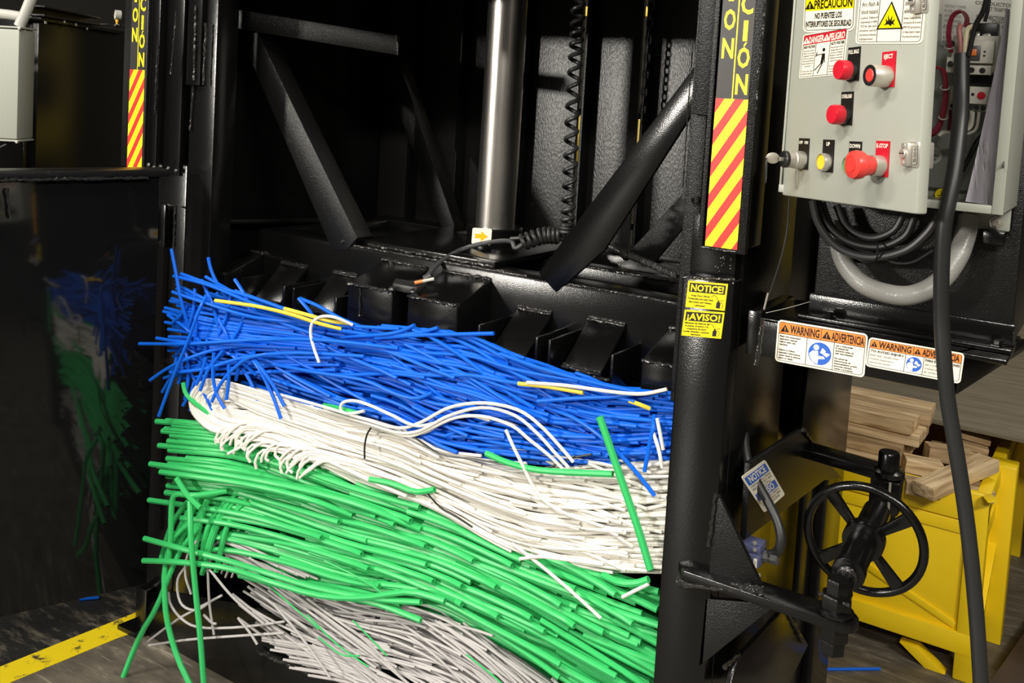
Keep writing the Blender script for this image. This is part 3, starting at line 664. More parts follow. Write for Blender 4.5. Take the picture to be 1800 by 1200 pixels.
# wedge plates and the fins beside them
def wedge(tl, tr, bl):
    Tl, Tr = pY(*tl, YP), pY(*tr, YP)
    yf = YP * (Tl.x / YP) / (pY(*bl, 1.0).x) if True else 0
    B = pX(*bl, Tl.x); bm = NB(); w = Tr.x - Tl.x
    n = Vector((0, B.z - Tl.z, Tl.y - B.y)).normalized(); n = n if n.z > 0 else -n
    prism(bm, [Tl, Tr, B + Vector((w, 0, 0)), B], -n * .012, .002)
    q = ppart('wedge_plate', bm)
    for a in (Tl, B):
        for k in range(2): obj('weld_bead', bead(NB(), a + n * .002 + Vector((0, -.005 * k, -.004 * k)), a + n * .002 + Vector((w, -.005 * k, -.004 * k)), .0035), K['weld'], q)
    # box under the plate
    obj('wedge_web', prism(NB(), [Tl + Vector((.01, 0, -.01)), B + Vector((.01, .006, -.012)), B + Vector((.01, .006, -.05)), Vector((Tl.x + .01, YP, B.z - .05))], (w - .02, 0, 0), .001), K['black'], q)
    return B.y
for a in (((497, 460), (541, 468), (447, 523)), ((588, 476), (629, 484), (542, 541)), ((912, 538), (971, 550), (863, 613)), ((1036, 557), (1101, 570), (990, 640))): wedge(*a)
def fin(p, hgt, yfront=1.725):
    P_ = pY(*p, yfront); ppart('fin', prism(NB(), [(P_.x, yfront, P_.z), (P_.x, YP, P_.z), (P_.x, YP, P_.z - hgt - .06), (P_.x, yfront, P_.z - hgt)], (.007, 0, 0), .001))
for q in ((424, 488), (497, 502), (514, 505), (588, 523), (840, 570), (941, 592), (964, 597), (1074, 623)): fin(q, .06)
ppart('weld_bead', bead(NB(), pY(985, 655, 1.72), pY(1072, 668, 1.72), .004), 'weld')
# diagonal braces
def brace_(foot, top, y, w=.075, d=.05):
    f_, t_ = Vector(foot), Vector(top); dr = (t_ - f_).normalized(); s = Vector((dr.z, 0, -dr.x)) * w / 2
    return prism(NB(), [f_ - s, f_ + s, t_ + s, t_ - s], (0, d, 0), .004)
F1, T1 = pY(602, 436, YP), pY(418, 40, YP)
yy = YP - .002
def diag(pts, y, d=.05): return prism(NB(), [pY(*p, y) for p in pts], (0, d, 0), .003)
ppart('diagonal_brace', diag(((415, 48), (449, 50), (628, 418), (610, 440), (583, 440)), yy, .06), 'blackrough')
ppart('diagonal_brace', diag(((1240, 90), (1300, 70), (1062, 440), (977, 515), (946, 480)), yy, .012))
ppart('diagonal_brace', diag(((662, 96), (697, 96), (800, 400), (776, 402)), 2.30, .05), 'blackrough')
ppart('diagonal_brace', diag(((1205, 335), (1260, 270), (1260, 330), (1150, 462), (1100, 448)), 2.30, .012), 'blackrough')
p0, p1 = pY(395, 30, 1.79), pY(700, 80, 2.0)
ppart('top_tie_bar', beam(NB(), p0, p1, .012, .052, bev=.003), 'blackrough')
ppart('weld_bead', bead(NB(), pY(600, 425, yy - .004), pY(630, 418, yy + .03), .004), 'weld')
ppart('weld_bead', bead(NB(), p1 + Vector((0, -.01, .026)), p1 + Vector((.01, -.01, -.026)), .004), 'weld')

ppart('guide_bar', beam(NB(), pX(388, 389, -2.13), pX(640, 386, -2.09), .03, .012), 'blackrough')
# ================================================================== RAM
YR = 2.09
ax0 = pY(866, 395, YR); rr = (pY(900, 380, YR).x - pY(843, 378, YR).x) / 2; rx = (pY(900, 380, YR).x + pY(843, 378, YR).x) / 2
ram = thing('hydraulic_ram', 'chromed hydraulic ram rod standing upright on the platen', 'ram', (rx, YR, zp2))
zc = pY(866, 402, YR - .05).z
obj('rod', lathe(NB(), (rx, YR, zp2), (0, 0, 1), [(rr, 0), (rr, ZT - zp2)], 48), K['chrome'], ram)
obj('collar', lathe(NB(), (rx, YR, zp2), (0, 0, 1), [(rr + .022, 0), (rr + .022, zc - zp2 - .003), (rr + .018, zc - zp2), (rr + .001, zc - zp2)], 40), K['black'], ram)
# arrow sticker wrapped flat on the collar, facing the left front
cn = Vector((-.45, -.89, 0)).normalized(); cp = Vector((rx, YR, 0)) + cn * (rr + .023)
s = Sticker(pP(831, 400, cp, cn), pP(865, 402, cp, cn), pP(829, 428, cp, cn), 34, 29); s.base(K['s_white'], 3)
s.poly([(4, 10.5), (16, 10.5), (16, 5.5), (28.5, 14.5), (16, 23.5), (16, 18.5), (4, 18.5), (7, 14.5)], K['s_gold']); s.done('arrow_decal', ram)

# ================================================================== CABLES, ROPE, CHAIN, SENSOR
def helix(axis_pts, R_, turns, n):
    P_ = spline(axis_pts, n); out = []
    t0 = (P_[1] - P_[0]).normalized(); a = t0.orthogonal().normalized()
    for i in range(n):
        t = (P_[min(i + 1, n - 1)] - P_[max(i - 1, 0)]).normalized(); a = (a - t * a.dot(t)).normalized(); b = t.cross(a)
        th = 2 * math.pi * turns * i / (n - 1); rr_ = R_(i / (n - 1)) if callable(R_) else R_
        out.append(P_[i] + (a * math.cos(th) + b * math.sin(th)) * rr_)
    return out
yc = 2.0
coil = thing('coiled_cable', 'black coiled cable hanging beside the ram', 'cable', tuple(pY(925, 425, yc)))
pts = helix([pY(x, y, yc) for x, y in ((1018, -60), (1016, 30), (1012, 100), (1006, 200), (1002, 300), (998, 380), (994, 408))], lambda t: .0135, 21, 440)
bm = NB(); tube(bm, pts, .0052, 8); obj('hanging_coil', bm, K['rubber'], coil)
pts = helix([pY(985, 414, yc), pY(955, 414, yc - .01), pY(918, 426, yc - .03)], .0165, 7.5, 170); 
bm = NB(); tube(bm, pts, .0052, 8); obj('lying_coil', bm, K['rubber'], coil)
bm = NB(); tube(bm, spline([pY(985, 418, yc), pY(990, 420, yc), pY(994, 408, yc)], 8), .005, 8); obj('link', bm, K['rubber'], coil)
bm = NB(); tube(bm, spline([pY(918, 430, yc - .03), pY(905, 436, yc - .04), pY(897, 424, yc - .04), pY(860, 426, yc - .06), pY(815, 437, 1.93), pY(780, 456, 1.86), pY(762, 472, 1.82), pY(750, 486, 1.795)], 40), .0058, 10); obj('lead', bm, K['cableg'], coil)
bm = NB(); tube(bm, [pY(897, 420, yc - .04), pY(922, 418, yc - .03)], .005, 8); obj('splice', bm, K['rubber'], coil)
sensor = thing('proximity_sensor', 'flat black sensor with an orange and white tag between the two square blocks', 'sensor', tuple(pY(725, 495, 1.78)))
bm = NB(); prism(bm, [pZ(*p, 1.098) for p in ((690, 497), (733, 505), (764, 495), (760, 482), (720, 476), (700, 480))], (0, 0, -.018), .003); obj('body', bm, K['rubber'], sensor)
bm = NB(); tube(bm, [pY(757, 484, 1.80), pY(745, 490, 1.79)], .008, 10); obj('boot', bm, K['cableg'], sensor)
a_, b_ = pY(729, 497, 1.745), pY(763, 490, 1.77)
bm = NB(); tube(bm, [a_, a_.lerp(b_, .42)], .0042, 8); obj('tag', bm, K['orange'], sensor, 'orange end of the tag'); bm = NB(); tube(bm, [a_.lerp(b_, .42), b_], .004, 8); obj('tag', bm, K['s_lgrey'], sensor, 'pale end of the tag')
for q in ((689, 508), (727, 512)):
    bm = NB(); lathe(bm, pY(*q, 1.716), (0, -.5, 1), [(0, -.004), (.009, -.002), (.009, .003), (.005, .006), (0, .006)], 8); obj('screw', bm, K['weld'], sensor)
rope = thing('wire_rope', 'greasy steel wire rope lying slack across the platen', 'rope', tuple(pY(900, 430, 2.2)))
def twisted(path, r, n, turns, strands=6):
    bm = NB()
    for k in range(strands):
        P_ = spline(path, n); out = []; t0 = (P_[1] - P_[0]).normalized(); a = t0.orthogonal().normalized()
        for i in range(n):
            t = (P_[min(i + 1, n - 1)] - P_[max(i - 1, 0)]).normalized(); a = (a - t * a.dot(t)).normalized(); b = t.cross(a); th = 2 * math.pi * (turns * i / (n - 1) + k / strands)
            out.append(P_[i] + (a * math.cos(th) + b * math.sin(th)) * r * .62)
        tube(bm, out, r * .42, 5)
    return bm
obj('strands', twisted([pY(660, 421, 2.28), pY(700, 424, 2.28), pY(760, 416, 2.22), pY(830, 407, 2.18)], .0055, 60, 14), K['rope'], rope)
obj('strands', twisted([pY(960, 415, 2.10), pY(1030, 428, 2.03), pY(1070, 436, 2.0), pY(1100, 446, 1.98)], .0065, 60, 14), K['rope'], rope)
obj('strands', twisted([pY(1098, 446, 1.98), pY(1130, 458, 1.96), pY(1190, 485, 1.93)], .0085, 50, 8, 8), K['rope'], rope)
bm = NB(); tube(bm, spline([pY(1072, 434, 1.99), pY(1090, 444, 1.98), pY(1105, 450, 1.975)], 8), .012, 10, rfun=lambda t: .8 + .3 * math.sin(9 * t)); obj('clamp', bm, K['weld'], rope)
chain = thing('lifting_chain', 'dark steel chain hanging at the back of the chamber', 'chain', tuple(pY(1138, 200, 2.45)))
n = 15
for i in range(n):
    c = pY(1146 - i * 1.25, -6 + i * 15.2, 2.45); bm = NB(); pr = []
    ang = 0 if i % 2 else math.pi / 2; ex = Vector((math.cos(ang + .4), math.sin(ang + .4), 0))
    for k in range(13):
        a = 2 * math.pi * k / 12; pr.append(c + ex * .0075 * math.cos(a) + Vector((0, 0, 1)) * .0155 * math.sin(a))
    tube(bm, pr, .0028, 6); obj('chain_link', bm, K['rope'], chain)
# yellow rack seen through the slots
rack = thing('storage_rack', 'yellow painted rack beams beyond the slots of the baler', 'rack', (-1.9, 4.05, 0))
for z0, z1 in ((1.935, 1.98), (1.24, 1.50)):
    bm = NB(); box(bm, (-3.4, 4.0, z0), (-1.27, 4.05, z1), .003); obj('beam', bm, K['yrack'], rack)
for x in (-3.4, -1.35):
    bm = NB(); box(bm, (x, 4.05, 0), (x + .08, 4.13, 2.6), .003); obj('upright', bm, K['yrack'], rack)

# ================================================================== MOTOR CABINET ON THE SHELF
YM = 1.80
ca, cb = pY(1436, 450, YM), pY(1790, 480, YM)
cab = thing('motor_cabinet', 'plain black steel cabinet standing on the outrigger shelf', 'cabinet', ((ca.x + cb.x) / 2, YM + .2, zs))
bm = NB(); box(bm, (ca.x, YM, zs + .001), (cb.x, YM + .38, 1.62), .004); obj('cabinet_body', bm, K['blackrough'], cab)
fz = pY(1600, 545, YM - .025).z
bm = NB(); box(bm, (ca.x - .006, YM - .012, zs + .001), (cb.x + .006, YM - .0005, fz), .003); obj('base_angle', bm, K['black'], cab)
bm = NB(); box(bm, (ca.x - .012, YM - .055, zs + .001), (cb.x + .006, YM - .012, zs + .008), .002); obj('base_angle', bm, K['black'], cab)
for q in ((1438, 569), (1752, 610)):
    c = pZ(*q, zs + .008); bm = NB(); lathe(bm, (c.x, YM - .034, zs + .008), (0, 0, 1), [(.013, 0), (.013, .002), (.008, .003), (.008, .009), (.0065, .01)], 6); obj('bolt', bm, K['black'], cab)
bm = NB(); bead(bm, (cb.x + .004, YM - .012, zs + .01), (cb.x + .004, YM - .012, fz), .003); obj('weld_bead', bm, K['weld'], cab)
bm = NB(); bead(bm, pY(1786, 352, YM - .002), pY(1777, 412, YM - .002), .003); obj('weld_bead', bm, K['weld'], cab)

# ================================================================== ELECTRICAL ENCLOSURE
YE = 1.60
H = pY(1372, 343, YE)                                      # lower hinge corner of the door
u = -ray(470, 215).normalized()                             # along the door, hinge to free edge
wv = Vector((0, 0, 1)); n_ = u.cross(wv).normalized(); n_ = n_ if n_.dot(CO - H) > 0 else -n_
wv = (n_.cross(u)).normalized(); wv = wv if wv.z > 0 else -wv
DW = .346; DH = .56
zeb = pY(1700, 372, YE).z; xe1 = pY(1764, 372, YE).x; xe0 = H.x - .004
enc = thing('control_enclosure', 'grey steel electrical control box with its door hanging open', 'electrical box', ((xe0 + xe1) / 2, YM - .01, zeb))
def epart(name, bm, m='ebox', parent=None, label=None): return obj(name, bm, K[m], parent or enc, label)
ZET = zeb + DH
bm = NB(); box(bm, (xe1 - .004, YE, zeb), (xe1, YM - .003, ZET), .0015); box(bm, (xe0, YE, zeb), (xe0 + .004, YM - .003, ZET), .0015); box(bm, (xe0, YE, zeb), (xe1, YM - .003, zeb + .004), .0015); box(bm, (xe0, YE, ZET - .004), (xe1, YM - .003, ZET), .0015); box(bm, (xe0, YM - .007, zeb), (xe1, YM - .003, ZET), .001)
epart('enclosure_body', bm)
LIP = .016
bm = NB(); box(bm, (xe1 - LIP, YE - .002, zeb), (xe1, YE + .004, ZET), .0015); box(bm, (xe0, YE - .002, zeb), (xe1 - LIP, YE + .004, zeb + .013), .0015); epart('front_lip', bm)
bm = NB(); box(bm, (xe0 + .02, YM - .022, zeb + .02), (xe1 - .02, YM - .018, ZET - .02), .001); epart('back_plate', bm, 'eboxin')
# mounting foot with bolts
ft0, ft1 = pY(1690, 385, YM - .02), pY(1772, 400, YM - .02)
bm = NB(); box(bm, (ft0.x, YM - .012, ft1.z - .008), (ft1.x + .002, YM - .007, zeb + .01), .003); epart('mounting_foot', bm)
bm = NB(); lathe(bm, pY(1751, 391, YM - .013), (0, -1, 0), [(.0115, 0), (.0115, .002), (.0075, .003), (.0075, .008), (.006, .009)], 6); epart('bolt', bm, 'steel', label='copper tinted hex bolt')
bm = NB(); box(bm, pY(1692, 384, YM - .03), pY(1712, 395, YM - .014), .002); epart('conduit_nut', bm, 'steel')
bm = NB(); box(bm, pY(1727, 404, YM - .03), pY(1768, 430, YM - .004), .003); epart('spacer_block', bm, 'black')
# ---- door
edoor = bpy.data.objects.new('enclosure_door', None); COL.objects.link(edoor); edoor.parent = enc
def E3(a, b, c=0): return H + u * a + wv * b + n_ * c
def dloc(px, py, off=0):
    """pixel on the door's front plane -> (along, up)."""
    p = pP(px, py, H + n_ * off, n_) - H; return p.dot(u), p.dot(wv)
bm = NB(); obox(bm, E3(0, 0, -.002), u * DW, -n_ * .018, wv * DH, .0035); epart('door_panel', bm, parent=edoor)
def ebase(name, bm, m, label=None): return epart(name, bm, m, edoor, label)
def dsticker(TL, TR, BL, w, h):
    P_ = [E3(*dloc(*q), -.0018) for q in (TL, TR, BL)]
    return Sticker(P_[0], P_[1], P_[2], w, h)
# caution, two languages (upper part beyond the picture)
s = dsticker((1415, -38), (1506, -50), (1410, 57), 88, 95); s.base(K['s_white'], 9); s.frame(2, 2, 86, 92, 1, K['s_black'], 8)
s.rect(3, 36, 85, 58, K['s_yellow']); s.tri(11, 40, 55, K['s_black'], 2, ex=K['s_yellow']); s.text('PRECAUCIÓN', 19, 55, 14.5, K['s_black'], width=64)
s.text('NO PUENTEE LOS', 44, 72, 9.5, K['s_black'], align='c', width=46); s.text('INTERRUPTORES DE SEGURIDAD', 44, 86, 9.5, K['s_black'], align='c', width=78)
s.rect(3, 4, 85, 18, K['s_yellow']); s.text('CAUTION', 44, 15.5, 9, K['s_black'], align='c', width=50); s.text('DO NOT BYPASS SAFETY SWITCHES', 44, 29, 6, K['s_black'], align='c', width=76)
s.done('caution_decal', edoor)
s = dsticker((1411, 61), (1490, 47), (1403, 138), 82, 80); s.base(K['s_white'], 4); s.frame(2, 2, 80, 78, .8, K['s_black'], 3)
s.rect(3, 3, 79, 20, K['s_red']); s.tri(8, 6, 18, K['s_white'], 2, ex=K['s_red']); s.text('DANGER', 13, 18, 11.5, K['s_white'], width=28); s.tri(46, 6, 18, K['s_white'], 2, ex=K['s_red']); s.text('PELIGRO', 51, 18, 11.5, K['s_white'], width=27)
s.rect(27, 20, 27.8, 77, K['s_black'], 2); s.rect(53, 20, 53.8, 77, K['s_black'], 2)
s.text('HIGH VOLTAGE', 15, 26.5, 4.6, K['s_black'], align='c', width=22); s.lines(['Disconnect power', 'before servicing', 'equipment. Power', 'lockout required.', 'Only authorized', 'personnel to', 'service.', '', 'Contact may cause', 'serious injury.'], 15, 32.5, 4.6, 3, K['s_black'], 'c', 21)
s.text('ALTO VOLTAJE', 66.5, 26.5, 4.6, K['s_black'], align='c', width=23); s.lines(['Desconecte toda la', 'energía antes de dar', 'servicio al equipo.', 'Bloqueo requerido.', 'Solamente personal', 'autorizado.', '', 'El contacto puede', 'causar lesiones', 'graves o muerte.'], 66.5, 32.5, 4.6, 3, K['s_black'], 'c', 22)
s.circ(43, 33, 3.2, K['s_black'], 2, 14, .8); s.line([(31, 41), (45, 40), (46.5, 56)], 1.3, K['s_black']); s.poly([(40.5, 41), (46, 40), (44, 57), (39, 57)], K['s_black'], 2); s.line([(41, 56), (29, 68)], 1.6, K['s_black']); s.line([(43, 56), (35, 74)], 1.6, K['s_black'])
s.poly([(28.5, 44), (31, 33), (31.5, 42)], K['s_black'], 2); s.done('danger_decal', edoor)
s = dsticker((1514, -58), (1634, -74), (1502, 77), 116, 140); s.base(K['s_white'], 7); s.frame(3, 3, 113, 137, .9, K['s_black'], 6)
s.rect(4, 4, 112, 46, K['s_orange']); s.text('WARNING', 58, 22, 14, K['s_black'], align='c', width=70); s.text('ADVERTENCIA', 58, 41, 14, K['s_black'], align='c', width=86)
s.rect(39, 46, 39.9, 136, K['s_black'], 2); s.rect(80, 46, 80.9, 136, K['s_black'], 2)
s.tri(60, 66, 115, K['s_black'], 1, .95); s.tri(60, 71, 112.5, K['s_yellow'], 2, .92)
s.poly([(50, 108), (54, 103), (52, 96), (57, 101), (56, 88), (60, 100), (64, 90), (63, 101), (69, 97), (66, 104), (70, 108), (64, 106), (62, 110), (58, 106)], K['s_black'], 3)
s.lines(['Electric arc', 'Arc flash &', 'shock hazard.'], 7, 59, 13.5, 7.8, K['s_black'], maxw=31); s.lines(['Lockout. Follow all', 'requirements in NFPA', '70 E for safe work', 'practices and for', 'personal protective', 'equipment.'], 7, 95, 7.6, 4.1, K['s_black'], maxw=31)
s.lines(['eléctrico y', 'descargas', 'eléctricas.'], 83, 62, 13.2, 7.8, K['s_black'], maxw=28); s.lines(['Bloquee. Cumpla con todos', 'los requisitos de la norma', 'NFPA 70 E para prácticas', 'de trabajo seguras y equipo', 'de protección personal.'], 83, 98.5, 7.8, 4.1, K['s_black'], maxw=28)
s.done('arc_flash_decal', edoor)
# ---- buttons: legend plate, body and cap
def legend(c, w, h, plate, txt, tcol=None, th=.0016):
    TL, TR, BL = E3(c[0] - w / 2, c[1] + h / 2, -.0018), E3(c[0] + w / 2, c[1] + h / 2, -.0018), E3(c[0] - w / 2, c[1] - h / 2, -.0018)
    s = Sticker(TL, TR, BL, 30, 30 * h / w, th); s.base(K[plate])
    return s
def button(name, px, label, plate, words, kind, cap, size=.030, dy=.0):
    c = dloc(*px); w, h = .030, .050
    root = bpy.data.objects.new(name, None); COL.objects.link(root); root.parent = edoor; root['label'] = label
    s = legend((c[0], c[1] + .008), w, h, plate, words)
    if len(words) == 1: s.text(words[0], 15, 9.5, 5.6, K['s_white'], align='c', maxw=26)
    else: s.text(words[0], 7, 9, 4.6, K['s_white'], align='c', maxw=11); s.text(words[1], 23, 9, 4.6, K['s_white'], align='c', maxw=11)
    s.done('legend_plate', root)
    o = E3(c[0], c[1] - .002, 0); r = size / 2
    if kind == 'lens':
        obj('collar', lathe(NB(), o, n_, [(r * .9, 0), (r * .9, .010), (r * .6, .010)], 28), K['blackp'], root)
        obj('lens', lathe(NB(), o, n_, [(r * .95, .008), (r * 1.0, .012), (r * .98, .022), (r * .9, .0245), (0, .0255)], 32), K[cap], root)
    elif kind == 'flush':
        obj('bezel', lathe(NB(), o, n_, [(r * .95, 0), (r, .004), (r, .010), (r * .97, .0115), (r * .86, .012), (r * .84, .009)], 32), K['steel'], root)
        obj('cap', lathe(NB(), o, n_, [(r * .83, .004), (r * .82, .010), (r * .72, .0108), (0, .0098)], 32), K[cap], root)
    elif kind == 'guard':
        obj('bezel', lathe(NB(), o, n_, [(r * .95, 0), (r, .004), (r, .026), (r * .96, .028)], 32), K['steel'], root)
        obj('ring', lathe(NB(), o, n_, [(r * .96, .026), (r * .95, .029), (r * .62, .0285), (r * .6, .022)], 32), K['blackp'], root)
        obj('cap', lathe(NB(), o, n_, [(r * .6, .02), (r * .6, .0285), (r * .5, .0295), (0, .029)], 28), K[cap], root)
    elif kind == 'mushroom':
        obj('bezel', lathe(NB(), o, n_, [(.0145, 0), (.015, .003), (.0145, .016)], 32), K['steel'], root)
        obj('mushroom_cap', lathe(NB(), o, n_, [(.0125, .014), (.0150, .024), (.0155, .030), (.0195, .033), (.0205, .040), (.019, .046), (.012, .0485), (.0118, .0478), (.0105, .0478), (.0103, .0488), (0, .0488)], 36), K[cap], root)
    elif kind == 'key':
        obj('barrel', lathe(NB(), o, n_, [(.0140, 0), (.0145, .003), (.0145, .016), (.0132, .017), (.0132, .030), (.0115, .033), (.004, .033)], 32), K['steel'], root)
        obj('ring', lathe(NB(), o, n_, [(.0136, .029), (.0138, .034), (.012, .0355), (.010, .035)], 32), K['blackp'], root)
        k = o + n_ * .034; a = (u * -.5 + wv * .3).normalized()
        kb = NB(); prof = []
        for i in range(14):
            t = 2 * math.pi * i / 14; prof.append(k + n_ * (.020 + .012 * math.cos(t)) + wv * (.001 + .009 * math.sin(t)))
        prism(kb, prof, u * .0018, .0004); obox(kb, k - wv * .003, n_ * .012, u * .0018, wv * .006, .0003); obj('key', kb, K['steel'], root, 'steel key in the lock')
        rg = NB(); c0 = k + n_ * .030 - wv * .019; tube(rg, [c0 + wv * .0195 * math.cos(t) + (n_ * .35 + u * .5) * .011 * math.sin(t) for t in [2 * math.pi * i / 20 for i in range(21)]], .0014, 6); obj('key_ring', rg, K['rubber'], root, 'thin black key ring')
    return root
button('pilot_light', (1499, 122), 'red pilot light under the words FULL BALE', 's_black', ['FULL BALE'], 'lens', 'red', .030)
button('pilot_light', (1487, 200), 'red pilot light under the word OVERLOAD', 's_black', ['OVERLOAD'], 'lens', 'red', .030)
button('push_button', (1560, 132), 'guarded red button in a deep chrome ring', 's_red', ['EJECT'], 'guard', 'redm', .031)
button('push_button', (1454, 283), 'yellow push button under the word UP', 's_black', ['UP'], 'flush', 'yelb', .028)
button('push_button', (1501, 288), 'green push button under the word DOWN', 's_black', ['DOWN'], 'flush', 'grnb', .028)
button('emergency_stop', (1549, 289), 'red mushroom emergency stop button', 's_red', ['E-STOP'], 'mushroom', 'redm')
button('key_switch', (1411, 279), 'chrome key switch with its key and ring', 's_black', ['OFF', 'ON'], 'key', 'red')
# ---- latch on the free edge
def latch(px, vis):
    c = dloc(*px); root = bpy.data.objects.new('door_latch', None); COL.objects.link(root); root.parent = edoor
    e = DW - .004
    obj('latch_body', hexa(NB(), [E3(e - .022, c[1] - .018, 0), E3(e + .003, c[1] - .018, 0), E3(e + .003, c[1] - .018, -.026), E3(e - .022, c[1] - .018, -.026), E3(e - .020, c[1] + .018, 0), E3(e + .003, c[1] + .018, 0), E3(e + .003, c[1] + .018, -.026), E3(e - .020, c[1] + .018, -.026)], .003), K['steel'], root)
    obj('latch_face', obox(NB(), E3(e - .024, c[1] - .016, -.002), u * .017, n_ * .010, wv * .032, .003), K['steel'], root)
    obj('quarter_turn', lathe(NB(), E3(e - .016, c[1] + .001, .008), n_, [(.0065, 0), (.0065, .0025), (.0058, .003), (0, .003)], 20), K['steel'], root)
    obj('slot', obox(NB(), E3(e - .021, c[1] + .0005, .0109), u * .010, n_ * .0004, wv * .0014, 0), K['s_black'], root)
    for dv in (.012, -.012): obj('screw', lathe(NB(), E3(e - .017, c[1] + dv, .008), n_, [(.0036, 0), (.0036, .001), (0, .0016)], 12), K['steel'], root)
    # raised name panel on the strap side, reading upwards
    X0 = E3(e - .005, c[1] - .012, .0005); s = Sticker(X0, X0 + wv * .026, X0 + u * .0075, 26, 7.5, .001); s.base(K['steel'], 1.2); s.frame(0, 0, 26, 7.5, .6, K['s_lgrey'], 1.2); s.text('ELIXHU', 13, 6.2, 4.6, K['s_grey'], align='c', width=21); s.done('name_plate', root)
latch((1607, 272), True); latch((1640, -2), False)
# ---- inside: nameplate, contactor, relay, wiring
YI = YM - .0225
def isticker(TL, TR, BL, w, h, Y=YI): return Sticker(pY(*TL, Y), pY(*TR, Y), pY(*BL, Y), w, h)
s = isticker((1660, -60), (1796, -50), (1654, 80), 140, 140); s.base(K['s_lgrey'])
s.lines(['USE ONLY COPPER', 'FUSE WITH', 'AMP MAX.', '(AMPERES)', 'AMP MAX'], 4, 72, 8.5, 5, K['s_grey'], maxw=40); s.lines(['RATED', 'VOLTS', '60 Hz', '01'], 3, 110, 8.5, 5.5, K['s_grey'], maxw=20)
s.text('CONDUCTOR', 95, 62, 6, K['s_grey'], align='c', width=70); s.text('AT 75/60°C', 100, 71, 6, K['s_grey'], align='c', width=34); s.text('CONNECTOR OF 40', 100, 86, 6.5, K['s_grey'], align='c', width=74); s.text('TIGHTEN', 108, 92, 5, K['s_grey'], align='c', width=34); s.text('35 lbf', 108, 99, 5, K['s_grey'], align='c', width=28)
s.done('wiring_label', enc)
s = isticker((1619, 256), (1657, 258), (1617, 288), 34, 34); s.circ(17, 17, 17, K['s_lgrey'], 0, 28); s.text('OCT', 17, 11, 3.6, K['s_grey'], align='c'); s.text('06/2022', 17, 19.5, 4.8, K['s_grey'], align='c', width=24); s.text('QC 409', 17, 26, 3.6, K['s_grey'], align='c'); s.done('inspection_label', enc)
s = isticker((1643, 329), (1668, 331), (1641, 354), 24, 24); s.circ(12, 12, 12, K['s_black'], 0, 24); s.circ(12, 12, 10.8, K['s_yellow'], 1, 24); s.line([(12, 4), (12, 13)], 1.4, K['s_black']); s.line([(6, 13), (18, 13)], 1.4, K['s_black']); s.line([(8, 16), (16, 16)], 1.4, K['s_black']); s.line([(10.5, 19), (13.5, 19)], 1.4, K['s_black']); s.done('earth_label', enc)
YC = YM - .10
def cbx(tl, br, y0, y1, bev=.0015):
    a, b = pY(*tl, y0), pY(*br, y0); return box(NB(), (a.x, y0, b.z), (b.x, y1, a.z), bev)
cont = bpy.data.objects.new('contactor', None); COL.objects.link(cont); cont.parent = enc
obj('contactor_body', cbx((1671, 62), (1752, 128), YC, YI), K['cream'], cont)
obj('front_housing', cbx((1697, 70), (1745, 112), YC - .018, YC), K['cream'], cont)
obj('terminal_block', cbx((1668, 60), (1690, 128), YC - .006, YC), K['cream'], cont)
obj('terminal_block', cbx((1696, 112), (1742, 132), YC - .01, YC), K['cream'], cont)
obj('busbar', cbx((1700, 40), (1752, 70), YC + .01, YC + .04), K['blackp'], cont)
obj('indicator_window', cbx((1703, 80), (1722, 107), YC - .0195, YC - .0175, .0005), K['darkgrey'], cont); obj('indicator', cbx((1704, 86), (1716, 98), YC - .0215, YC - .0195, .0004), K['orange'], cont, 'orange position indicator')
for q in ((1673, 76), (1671, 112), (1708, 123), (1727, 124)): obj('terminal_screw', lathe(NB(), pY(*q, YC - .010), (0, -1, 0), [(.0046, 0), (.0046, .001), (.003, .0012), (.003, .0006), (0, .0006)], 14), K['blackp'], cont)
for q in ((1715, 63), (1731, 64), (1737, 63), (1718, 60)): obj('terminal_screw', lathe(NB(), pY(*q, YC + .006), (0, -1, .3), [(.004, 0), (.004, .002), (0, .003)], 10), K['steel'], cont)
for q in ((1731, 91), (1730, 98)): obj('slot', lathe(NB(), pY(*q, YC - .0182), (0, -1, 0), [(.0018, 0), (.0018, .0004), (0, .0004)], 8), K['s_black'], cont)
rel = bpy.data.objects.new('overload_relay', None); COL.objects.link(rel); rel.parent = enc
obj('relay_body', cbx((1672, 150), (1738, 196), YC + .008, YI), K['cream'], rel)
obj('relay_face', cbx((1702, 152), (1738, 184), YC - .002, YC + .008), K['cream'], rel)
obj('link', cbx((1700, 132), (1740, 150), YC + .02, YC + .04), K['blackp'], rel)
obj('dial', lathe(NB(), pY(1725, 168, YC - .002), (0, -1, 0), [(.006, 0), (.006, .002), (.002, .0024), (0, .002)], 16), K['red'], rel, 'red setting dial'); obj('hole', lathe(NB(), pY(1710, 166, YC - .002), (0, -1, 0), [(.0026, 0), (.0026, .0006), (0, .0006)], 10), K['s_black'], rel)
for q in ((1675, 186), (1707, 188), (1717, 189), (1728, 190)): obj('terminal_screw', lathe(NB(), pY(*q, YC + .004), (0, -1, 0), [(.0042, 0), (.0042, .001), (.003, .0012), (0, .0006)], 12), K['blackp'], rel)
def wires(name, pts, Y, k, r, m, spread=6, n=22, label=None):
    root = bpy.data.objects.new(name, None); COL.objects.link(root); root.parent = enc
    if label: root['label'] = label
    for i in range(k):
        a = random.uniform(-1, 1); b = random.uniform(-.010, .010)
        P_ = [pY(x + a * spread * (1 if j % 2 else .8), y + a * spread * .4 * random.uniform(.6, 1.4), Y + b) for j, (x, y) in enumerate(pts)]
        obj('wire', tube(NB(), spline(P_, n), r, 6), K[m], root)
    return root
wires('wire_bundle', ((1672, 92), (1668, 60), (1674, 30), (1690, 20), (1700, 32), (1698, 48)), YC - .012, 9, .0019, 'maroon', 5, label='maroon control wires looped at the top')
